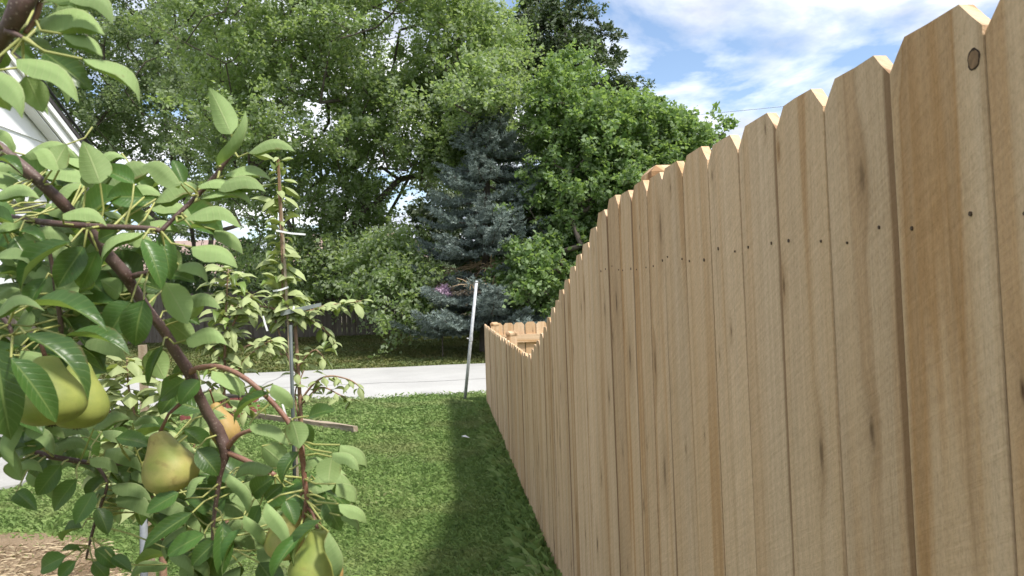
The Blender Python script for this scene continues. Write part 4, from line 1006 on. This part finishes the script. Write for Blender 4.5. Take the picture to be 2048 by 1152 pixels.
# trunk just outside the frame
b = MB(); tt_ = [tree_base+Vector((0, 0, -0.05)), tree_base+Vector((0.01, 0.01, 0.6)), tree_base+Vector((0.0, 0.03, 1.2)), tree_base+Vector((0.02, 0.02, 1.75)), tree_base+Vector((0.05, 0.0, 2.3))]
b.tube(tt_, [0.05, 0.042, 0.036, 0.03, 0.018], 12, 0, True, 0.05); b.build('trunk', M_branch, pear_tree, True, origin=tuple(tree_base))
for a in ((-330, 160, 0.86), (-160, 405, 0.86), (-120, 850, 0.95), (-120, 560, 0.72), (-200, 160, 0.75)):
    e = P(*a); z0 = max(0.5, e.z-0.10); s0 = tree_base+Vector((0.015, 0.02, z0))
    b = MB(); b.tube([s0, s0.lerp(e, 0.5)+Vector((0, 0, 0.02)), e], [0.016, 0.013, 0.009], 8); b.build('branch', M_branch, pear_tree, True, origin=tuple(s0))

BRA = None; NLEAF = [0]; REST = MB(); REST.lt = []; REST.ls = []
def place_leaf(bx, by, tx, ty, d, kind='p', w=0.30, att=None, parent=pear_tree, mat=M_pleaf, dd=None):
    global BRA
    if BRA is None: BRA = np.array([tuple(v) for v in BR])
    ddv = random.uniform(-0.012, 0.018) if dd is None else dd
    base = P(bx, by, d); tip = P(tx, ty, d+ddv)
    ln = (tip-base).length; view = (base-EYE).normalized()
    j = Vector((random.uniform(-.25, .25), random.uniform(-.25, .25), random.uniform(-.15, .15)))
    if kind == 'p':   nh = -WUP*1.0 + view*0.06 + j*0.55; fold = R(random.uniform(50, 66)); arch = -random.uniform(0.24, 0.36)
    elif kind == 'd': nh = -view*0.9 + WUP*0.45 + j; fold = R(random.uniform(16, 34)); arch = random.uniform(0.04, 0.10)
    elif kind == 'u': nh = view*0.9 + WUP*0.35 + j; fold = R(random.uniform(10, 25)); arch = random.uniform(0.03, 0.09)
    elif kind == 'h': nh = -view*0.5 + WUP*0.9 + j; fold = R(random.uniform(34, 48)); arch = random.uniform(0.09, 0.15)
    if abs((tip-base).normalized().dot(WUP)) > 0.8 and kind == 'p':
        sgn = 1 if tx >= bx else -1
        nh = -WUP*0.5 - RT*sgn*0.8 + view*0.45 + j*0.5
    if att is None:
        dist = np.linalg.norm(BRA-np.array(tuple(base)), axis=1)
        a = Vector(BRA[int(np.argmin(dist))])
        if dist.min() > 0.11: a = base - (tip-base).normalized()*0.035 + Vector((0, 0.008, 0))
    else: a = P(*att)
    b = leaf_mesh(base, tip, nh, (w*0.98 if kind == 'p' else w*1.08)*ln, fold, arch, a, twist=random.uniform(-0.5, 0.5), curl=random.uniform(-0.15, 0.2))
    ext = len(b.v)-len(b.lt)
    NLEAF[0] += 1
    if NLEAF[0] > 300:
        k0 = len(REST.v); REST.v += [tuple(v) for v in b.v]; REST.f += [tuple(i+k0 for i in f_) for f_ in b.f]; REST.m += b.m
        REST.lt += b.lt+[0.0]*ext; REST.ls += b.ls+[0.0]*ext
        return None
    o = b.build('leaf', [mat, M_petiole], parent, True, origin=tuple(base))
    for nm, val in (('lt', b.lt), ('ls', b.ls)):
        at = o.data.attributes.new(nm, 'FLOAT', 'POINT'); at.data.foreach_set('value', np.array(val+[0.0]*ext, np.float32))
    return o
EXPL = [
 # bx, by, tx, ty, depth, kind, width
 (80,40,210,70,.58,'p',.34),(125,68,206,114,.57,'p',.42),(165,118,279,210,.56,'p',.30),(90,106,184,183,.57,'d',.26),(34,118,158,208,.56,'p',.28),(52,152,86,226,.57,'u',.34),
 (-12,140,45,236,.55,'p',.36),(48,78,106,101,.58,'p',.40),(140,-8,226,52,.56,'p',.34),(96,-12,152,16,.57,'p',.40),(70,62,120,44,.60,'p',.38),(-8,190,20,222,.60,'u',.4),
 (150,-30,212,8,.58,'h',.35),(20,92,70,120,.60,'d',.32),(10,40,60,100,.62,'d',.3),(60,-20,20,30,.6,'d',.3),
 (118,340,66,303,.74,'p',.42),(108,334,134,288,.75,'u',.36),(200,366,165,282,.75,'u',.30),(172,374,186,342,.76,'u',.34),(-6,258,28,306,.73,'p',.36),(-10,318,46,350,.72,'h',.32),
 (-15,395,82,400,.70,'p',.34),(268,368,204,338,.77,'d',.34),(362,368,285,332,.75,'p',.44),(368,366,345,320,.77,'d',.3),(462,268,417,174,.77,'u',.20),(436,332,491,220,.76,'p',.20),
 (497,306,592,305,.77,'p',.26),(448,352,543,362,.77,'p',.34),(432,372,533,386,.76,'p',.33),(396,372,474,391,.76,'p',.30),(402,398,508,416,.76,'p',.28),(372,436,483,457,.75,'p',.30),
 (430,460,486,510,.76,'p',.36),(384,494,476,537,.74,'p',.40),(384,456,444,482,.77,'h',.32),(358,530,416,568,.78,'p',.38),(328,546,392,566,.79,'d',.34),(286,478,324,580,.74,'d',.22),(320,466,341,562,.77,'d',.22),
 (335,496,356,548,.79,'u',.34),(330,566,376,648,.80,'u',.28),(374,596,441,617,.83,'p',.40),(362,640,408,600,.84,'u',.34),(372,680,456,692,.82,'p',.40),(288,466,204,532,.75,'p',.26),(236,462,196,480,.77,'d',.34),
 (126,428,214,452,.74,'p',.34),(206,424,248,450,.78,'p',.42),(142,484,42,582,.72,'h',.24),(168,494,114,576,.76,'d',.30),(196,502,162,578,.77,'d',.28),(-8,510,62,530,.71,'p',.40),(40,462,92,490,.76,'h',.3),
 (262,604,217,670,.79,'d',.40),(288,600,271,692,.78,'d',.34),(325,692,296,772,.82,'h',.20),(56,612,216,664,.68,'h',.20),(132,672,262,713,.69,'h',.22),(52,668,176,800,.64,'h',.20),(22,716,113,846,.62,'d',.20),
 (-10,690,22,880,.63,'d',.22),(-12,548,48,562,.70,'h',.34),(-10,598,44,580,.72,'p',.34),(-14,640,90,622,.66,'p',.24),(110,560,150,600,.80,'u',.34),(140,590,190,560,.80,'u',.3),(240,590,200,560,.82,'u',.34),
 (34,928,86,946,.90,'p',.40),(22,922,44,962,.91,'u',.42),(122,930,74,991,.92,'d',.28),(154,958,108,1022,.92,'d',.22),(188,984,150,1050,.93,'d',.26),(33,984,74,1022,.88,'d',.34),(194,1016,216,1070,.93,'d',.30),
 (164,1056,126,1082,.93,'h',.36),(122,1102,164,1104,.93,'h',.30),(132,1112,82,1140,.92,'d',.26),(152,1122,118,1156,.92,'d',.32),(190,1098,232,1136,.94,'d',.30),(186,1124,216,1158,.94,'d',.34),(224,1114,263,1144,.94,'d',.3),
 (180,916,237,950,.93,'p',.38),(232,876,302,892,.92,'d',.28),(188,856,262,838,.94,'p',.34),(266,846,318,850,.95,'p',.32),(244,868,292,882,.95,'p',.30),(372,996,414,954,.84,'p',.36),(358,986,292,1026,.86,'d',.26),
 (384,1026,286,1100,.83,'d',.17),(446,1042,440,1156,.85,'d',.20),(482,1058,446,1156,.84,'h',.2),(408,1068,334,1112,.86,'d',.24),(434,1082,384,1132,.85,'d',.28),(458,948,494,1028,.83,'p',.36),(394,898,437,952,.87,'d',.34),(366,858,414,908,.88,'h',.34),
 (424,742,482,796,.84,'p',.38),(545,768,586,818,.80,'p',.46),(540,786,468,848,.81,'h',.18),(496,792,534,780,.84,'h',.3),(498,850,580,898,.82,'p',.28),(584,842,599,897,.80,'u',.42),(600,848,624,888,.83,'d',.34),(618,832,671,820,.82,'d',.30),
 (524,892,574,936,.84,'u',.36),(680,890,734,936,.80,'p',.44),(664,906,719,944,.79,'p',.36),(597,903,564,968,.81,'h',.28),(600,938,654,926,.84,'p',.40),(664,914,658,972,.83,'u',.46),(546,936,470,958,.83,'p',.34),(672,968,711,1010,.79,'p',.50),
 (678,1008,733,1046,.79,'p',.38),(682,1032,716,1070,.80,'p',.30),(650,998,682,1062,.81,'d',.26),(642,1040,588,1132,.79,'h',.22),(658,1064,670,1160,.79,'p',.30),(534,1006,576,1098,.80,'p',.34),(572,1000,590,1050,.83,'d',.36),
 (602,1068,544,1160,.79,'h',.22),(488,1030,526,1092,.83,'p',.32),(462,960,496,1030,.85,'p',.3),(504,988,552,954,.85,'d',.34),(530,1000,566,968,.85,'d',.36),(630,960,612,1000,.86,'u',.4),(520,1010,500,1060,.86,'d',.3),
 (300,700,330,760,.90,'u',.36),(340,760,400,742,.88,'h',.3),(370,760,320,800,.89,'d',.34),(400,760,360,810,.86,'d',.34),(350,790,320,830,.92,'d',.36),(460,800,500,830,.90,'p',.34),(450,760,490,790,.88,'u',.34),
 (250,640,226,700,.86,'u',.34),(330,640,392,690,.86,'u',.3),(350,620,400,650,.87,'d',.3),
]
for e in EXPL: place_leaf(*e)
# leaves deeper in the tree that fill the mass behind the drawn ones
FILL = [ # px, py, spread px, depth, count
 (30,440,70,.86,10),(60,500,70,.84,10),(150,540,70,.88,9),(30,620,60,.78,9),(110,640,70,.86,9),(190,610,60,.9,7),(240,520,50,.9,5),(300,560,45,.92,5),(90,400,50,.86,6),(20,360,40,.84,4),(200,430,50,.86,5),(260,400,60,.86,7),(320,400,45,.85,5),
 (30,880,45,.85,8),(20,820,40,.80,6),(100,880,50,1.0,6),(200,900,60,1.02,8),(280,900,50,1.02,6),(260,980,60,1.02,9),(330,1040,60,1.0,9),(400,1020,60,.98,9),(470,1060,60,.96,9),(420,1110,60,.96,8),(500,1120,50,.94,7),(540,1060,40,.92,5),
 (230,960,50,1.0,5),(380,860,50,.98,6),(420,920,45,.98,5),(480,960,45,.96,4),(350,1120,50,1.0,6),(610,1000,36,.9,5),(640,980,30,.88,3),(60,700,40,.76,4),(160,690,40,.86,4),(90,30,60,.66,5),(40,150,50,.66,4),(50,540,80,.92,12),(20,470,60,.80,7),(130,470,60,.90,8),(60,330,60,.86,7),(180,360,50,.88,6),(60,590,70,.95,10),(40,760,50,.82,6),(20,700,40,.80,5),(150,600,60,1.0,8),(60,900,50,1.0,6),(150,860,60,1.05,7)]
for px_, py_, sp_, d_0, n_0 in sorted(FILL, key=lambda q: q[3]):
    sx_, sy_ = px_, py_
    for i in range(n_0):
        bx = px_+random.gauss(0, sp_*0.55); by = py_+random.gauss(0, sp_*0.45)
        a = random.uniform(-0.6, 1.2) if random.random() < 0.6 else random.uniform(1.6, 3.9)
        ll = 0.054*FPX/d_0*random.uniform(0.75, 1.15)
        place_leaf(bx, by, bx+ll*math.cos(a), by+ll*math.sin(a)*0.9, d_0+random.uniform(-.05, .06), random.choice('ppphpdh'), random.uniform(0.30, 0.42))

if REST.v:
    o = REST.build('foliage', [M_pleaf, M_petiole], pear_tree, True, origin=tuple(tree_base)); o['kind'] = 'stuff'
    for nm, val in (('lt', REST.lt), ('ls', REST.ls)):
        at = o.data.attributes.new(nm, 'FLOAT', 'POINT'); at.data.foreach_set('value', np.array(val, np.float32))

def pear(label, top, bot, d, wpx, mat, stem_to, bend=0.0, group='pears hanging in the near pear tree'):
    """top/bot: picture positions of neck end and eye end; wpx: widest width"""
    A = P(top[0], top[1], d); B = P(bot[0], bot[1], d-0.004); ax = B-A; H = ax.length; ax.normalize()
    rw = wpx/FPX*d*0.5
    root = empty('pear', B); tag(root, label, 'pear', group)
    prof = [(0.0, 0.16), (0.015, 0.26), (0.05, 0.35), (0.11, 0.41), (0.20, 0.50), (0.30, 0.62), (0.40, 0.77), (0.50, 0.90), (0.60, 0.975), (0.68, 1.0), (0.78, 0.975), (0.86, 0.87), (0.92, 0.71), (0.965, 0.50), (0.985, 0.32), (0.975, 0.14)]
    s1 = ax.orthogonal().normalized(); s2 = ax.cross(s1); b = MB(); n = 28; vs = []; fs = []
    img = RT
    for i, (t, r_) in enumerate(prof):
        c = A + ax*H*t + img*(bend*H*(1-t)**2)
        for j in range(n):
            w_ = 2*math.pi*j/n
            rr = rw*r_*(1+0.025*math.sin(3*w_+1.3+2*t)+0.015*math.sin(5*w_+4*t))
            vs.append(c+(s1*math.cos(w_)+s2*math.sin(w_))*rr)
    for i in range(len(prof)-1):
        for j in range(n): fs.append((i*n+j, i*n+(j+1) % n, (i+1)*n+(j+1) % n, (i+1)*n+j))
    fs.append(tuple(range(n))); fs.append(tuple((len(prof)-1)*n+j for j in range(n-1, -1, -1)))
    b.add(vs, fs); o = b.build('skin', mat, root, True, origin=tuple(B))
    sd = o.modifiers.new('smooth', 'SUBSURF'); sd.levels = 1; sd.render_levels = 1
    c = MB(); e = A+ax*H*0.972
    for j in range(5):
        w_ = 2*math.pi*j/5; dr = s1*math.cos(w_)+s2*math.sin(w_); pr = ax.cross(dr)
        c.add([e+dr*rw*0.03+pr*rw*0.05, e+dr*rw*0.03-pr*rw*0.05, e+dr*rw*0.17+ax*rw*0.12, e+dr*rw*0.05-ax*rw*0.05], [(0,1,2), (0,2,3), (2,1,3), (0,3,1)])
    c.build('calyx', M_calyx, root, origin=tuple(B))
    S = P(*stem_to); st = MB(); a0 = A + img*(bend*H) + ax*0.004
    st.tube([a0, a0.lerp(S, 0.5)-ax*0.006, S], [rw*0.075, rw*0.055, rw*0.075], 8); st.build('stem', M_redtwig, root, True, origin=tuple(B))
pear('yellow green pear with russet bruises hanging free in the gap below the branch fork', (318, 864), (352, 984), .88, 108, M_pear2, (362, 806, .885), -0.02)
pear('large green pear behind two dark leaves, nearest the left picture edge', (92, 712), (104, 852), .70, 132, M_pear, (70, 670, .70))
pear('green pear half hidden behind the largest left pear', (160, 722), (154, 858), .76, 112, M_pear, (130, 680, .75))
pear('yellow pear half covered by a pale leaf, above the lowest green pear', (588, 1014), (558, 1118), .86, 80, M_pear2, (606, 985, .845))
pear('big green pear cut by the bottom picture edge', (638, 1058), (622, 1186), .82, 104, M_pear, (612, 1012, .84))
pear('orange tinged pear showing as a rim behind the lowest green pear', (650, 1062), (664, 1180), .87, 52, M_pear3, (620, 1020, .85))
pear('small russet orange pear hidden behind the dark main branch', (428, 806), (460, 890), 1.02, 58, M_pear3, (420, 780, 1.0))

# ------------------------------------------------------------------ young pear saplings trained on stakes
def sapling(label, base, trunk, shoots, d, mat=M_sapleaf, leafpx=26, seed=3, ndens=1.0, cap=290):
    root = empty('pear_sapling', base); tag(root, label, 'sapling', 'young pear saplings on the lawn')
    rd = random.Random(seed); b = MB()
    q = smoothline([(P(x, y, dd), w_/FPX*dd*0.5) for x, y, dd, w_ in trunk], 4); q[-1][0] = q[-1][0]
    b.tube([c[0] for c in q], [c[1] for c in q], 8); b.build('stem', M_sapbark, root, True)
    root.children[-1].location = -Vector(root.location)
    protos = []
    for i in range(6):
        ln = 1.0
        lb = leaf_mesh((0.28, 0, 0.05), (1.22, 0, -0.42 if i % 2 else -0.20), -WUP if i != 2 else WUP, rd.uniform(0.28, 0.38), R(rd.uniform(25, 48)), (-1 if i != 2 else 1)*rd.uniform(0.16, 0.26), (0, 0, 0), nseg=4, pr=0.02)
        me = bpy.data.meshes.new('leaf'); me.from_pydata([tuple(v) for v in lb.v], [], lb.f); me.materials.append(mat); me.materials.append(M_petiole)
        me.polygons.foreach_set('material_index', lb.m); me.polygons.foreach_set('use_smooth', [True]*len(lb.f)); protos.append(me)
    cnt = 0
    for sh in shoots:
        pts, dens, lp = sh[0], sh[1], sh[2]
        q = smoothline([(P(x, y, dd), w_/FPX*dd*0.5) for x, y, dd, w_ in pts], 5)
        tb = MB(); tb.tube([c[0] for c in q], [c[1] for c in q], 6); o = tb.build('shoot', M_sapbark, root, True); o.location = -Vector(root.location)
        total = sum((q[i+1][0]-q[i][0]).length for i in range(len(q)-1)); n = int(total*dens*ndens)
        for i in range(n):
            if cnt >= cap: break
            u_ = (i+rd.random())/n*(len(q)-1); i0 = min(len(q)-2, int(u_)); p = q[i0][0].lerp(q[i0+1][0], u_-i0)
            tdir = (q[i0+1][0]-q[i0][0]).normalized()
            a = i*2.4+rd.uniform(-.5, .5); hd = Vector((math.cos(a), math.sin(a), 0))
            dirv = (hd + tdir*0.35 + Vector((0, 0, rd.uniform(-0.95, 0.35)))).normalized()
            s = WUP.cross(dirv).normalized(); nn = dirv.cross(s)
            M = Matrix((( dirv.x, s.x, nn.x), (dirv.y, s.y, nn.y), (dirv.z, s.z, nn.z)))
            sc_l = 1.22*lp/FPX*p.y*rd.uniform(0.55, 1.25)
            lo = bpy.data.objects.new('leaf', protos[rd.randrange(6)]); col.objects.link(lo); lo.parent = root
            lo.matrix_local = Matrix.Translation(p-Vector(root.location)) @ M.to_4x4() @ Matrix.Diagonal((sc_l, sc_l, sc_l, 1))
            cnt += 1
    return root
def W(pts, d, w0, w1): return [(x, y, d+(p[2] if len(p) > 2 else 0), w0+(w1-w0)*i/(len(pts)-1)) for i, p in enumerate(pts) for x, y in [p[:2]]]
dA = 5.6
bA = P(608, 985, dA); bA.z = 0
sA = sapling('tall staked pear sapling with a tied crossbar in the lawn', bA,
    W([(610, 1010), (605, 900), (600, 800), (595, 720), (591, 660), (590, 622)], dA, 9, 6),
    [(W([(590, 640), (575, 610), (566, 585), (565, 540), (562, 480), (558, 400), (556, 315)], dA, 6, 3), 85, 31),
     (W([(590, 630), (620, 622), (650, 612), (690, 606), (722, 602)], dA, 5, 2), 70, 22),
     (W([(590, 640), (560, 622), (520, 612), (480, 615), (445, 605)], dA, 6, 2), 75, 23),
     (W([(592, 622), (620, 638), (650, 660), (672, 690)], dA, 5, 2), 62, 22),
     (W([(600, 730), (615, 710), (632, 700), (648, 716)], dA, 4, 2), 70, 22),
     (W([(602, 800), (630, 765), (660, 752), (700, 760), (720, 775)], dA, 5, 2), 48, 20),
     (W([(602, 810), (640, 775), (680, 790), (705, 800)], dA, 4, 2), 40, 19),
     (W([(600, 760), (570, 700), (550, 640), (540, 625)], dA, 5, 2), 40, 22),
     (W([(565, 710), (530, 690), (500, 690), (480, 700)], dA, 4, 2), 60, 22),
     (W([(600, 850), (590, 790), (600, 760), (608, 740)], dA, 4, 2), 40, 18)], dA, seed=31, ndens=1.0, cap=300)
dB = 4.6
bB = P(455, 1080, dB); bB.z = 0
sapling('shorter pear sapling with one upright leafy shoot beside the tall staked one', bB,
    W([(455, 1090), (452, 960), (449, 850), (448, 760)], dB, 9, 6),
    [(W([(448, 770), (450, 700), (452, 620), (456, 540)], dB, 8, 3), 85, 32),
     (W([(450, 690), (470, 640), (490, 605), (505, 590)], dB, 5, 2), 70, 27),
     (W([(449, 740), (430, 700), (418, 680)], dB, 5, 2), 60, 27),
     (W([(449, 780), (490, 720), (525, 690), (545, 680)], dB, 5, 2), 60, 25),
     (W([(449, 800), (420, 770), (400, 760)], dB, 5, 2), 50, 26),
     (W([(450, 860), (475, 825), (500, 815)], dB, 4, 2), 50, 24)], dB, seed=32, ndens=1.7, cap=300)
dC = 2.75
bC = P(322, 1400, dC); bC.z = 0
sapling('bushy pear sapling tied to the grey pipe under the nearest pears', bC,
    W([(322, 1420), (326, 1250), (326, 1120), (318, 1060), (312, 990), (310, 900)], dC, 18, 10),
    [(W([(310, 930), (280, 860), (258, 780), (254, 715)], dC, 8, 3), 85, 44),
     (W([(310, 930), (325, 860), (332, 800), (335, 750)], dC, 8, 3), 75, 44),
     (W([(314, 1000), (270, 950), (220, 900), (190, 870)], dC, 8, 3), 70, 44),
     (W([(314, 1010), (350, 960), (385, 900), (400, 840)], dC, 8, 3), 70, 42),
     (W([(318, 1060), (290, 1010), (250, 990), (215, 985)], dC, 7, 3), 50, 42),
     (W([(318, 1060), (360, 1020), (400, 1000), (440, 1005)], dC, 7, 3), 55, 42),
     (W([(310, 960), (240, 870), (215, 810), (205, 780)], dC, 6, 3), 50, 42)], dC, seed=33, ndens=1.6, cap=300)
# stakes and pipe
M_stake = wood_mat('pale_stake_wood', (0.44, 0.38, 0.29), (0.36, 0.30, 0.22), (0.28, 0.21, 0.14), (0.2, 0.17, 0.12))
def stake(pts, d, w, mat, name, lab, cat, square=True):
    p = [P(x, y, d) for x, y in pts]; gz = p[-1].copy()
    dr = (p[-1]-p[0]).normalized(); foot = p[-1] + dr*((p[-1].z+0.08)/max(0.2, -dr.z)); b = MB(); r_ = w/FPX*d*0.5
    b.tube(p+[foot], r_, 4 if square else 14)
    o = b.build(name, mat, None, not square, origin=(foot.x, foot.y, 0)); tag(o, lab, cat); return o
stake([(556, 318), (566, 470), (574, 600), (582, 740)], dA-0.06, 6.5, M_stake, 'wooden_stake', 'thin pale wooden stake tied to the leader of the tall sapling', 'stake')
stake([(581, 650), (586, 840)], dA-0.12, 7, simple('dark_steel', (0.075, 0.09, 0.088), 0.6, 14, 0.2), 'metal_stake', 'dark grey steel stake beside the stem of the tall sapling', 'stake', False)
stake([(285, 690), (288, 770)], 3.6, 18, M_stake, 'wooden_stake', 'short thick wooden stake top behind the bushy sapling', 'stake')
stake([(287, 930), (288, 1150)], dC-0.08, 15, M_pipe, 'metal_pipe', 'grey steel pipe stake standing by the soil bed', 'pipe', False)
cb0, cb1 = P(562, 627, dA-0.1), P(642, 609, dA-0.1)
b = MB(); dv = (cb1-cb0).normalized(); wv = Vector((0, 1, 0)); hv = Vector((0, 0, 1))
b.add([cb0-hv*.018-wv*.015, cb0+hv*.018-wv*.015, cb0+hv*.018+wv*.015, cb0-hv*.018+wv*.015, cb1-hv*.013-wv*.015, cb1+hv*.013-wv*.015, cb1+hv*.013+wv*.015, cb1-hv*.013+wv*.015], [(0,1,2,3),(7,6,5,4),(0,4,5,1),(1,5,6,2),(2,6,7,3),(3,7,4,0)])
tag(b.build('crossbar', simple('grey_slat', (0.22, 0.25, 0.24), 0.6, 20, 0.3)), 'short grey slat tied across the tall sapling as a spreader', 'slat')
M_tie = simple('white_plastic_tie', (0.85, 0.86, 0.86), 0.4, 20, 0.05)
for (a, c, dd, lab) in (((552, 461), (611, 469), dA-.1, 'upper white tie strip sticking out right of the wooden stake'), ((546, 582), (577, 574), dA-.1, 'lower white tie strip on the wooden stake'), ((526, 632), (535, 662), dA-.15, 'white tie string hanging left of the crossbar'), ((586, 622), (588, 612), dA-.12, 'white tie knot on the crossbar'), ((565, 808), (578, 850), dA-.4, 'white plastic tag strip beside the red twig')):
    p0, p1 = P(*a, dd), P(*c, dd); b = MB(); md = p0.lerp(p1, 0.5)+Vector((0, 0.0, -0.006)); w_ = 0.0065; th_ = Vector((0, 0.002, 0)); vz = (p1-p0).cross(Vector((0, 1, 0))).normalized()*w_
    vs = [q+s1_+s2_ for q in (p0, md, p1) for (s1_, s2_) in ((-vz, -th_), (vz, -th_), (vz, th_), (-vz, th_))]
    b.add(vs, [(q*4+j, q*4+(j+1) % 4, (q+1)*4+(j+1) % 4, (q+1)*4+j) for q in range(2) for j in range(4)]+[(3,2,1,0), (8,9,10,11)])
    tag(b.build('plant_tie', M_tie), lab, 'tie')
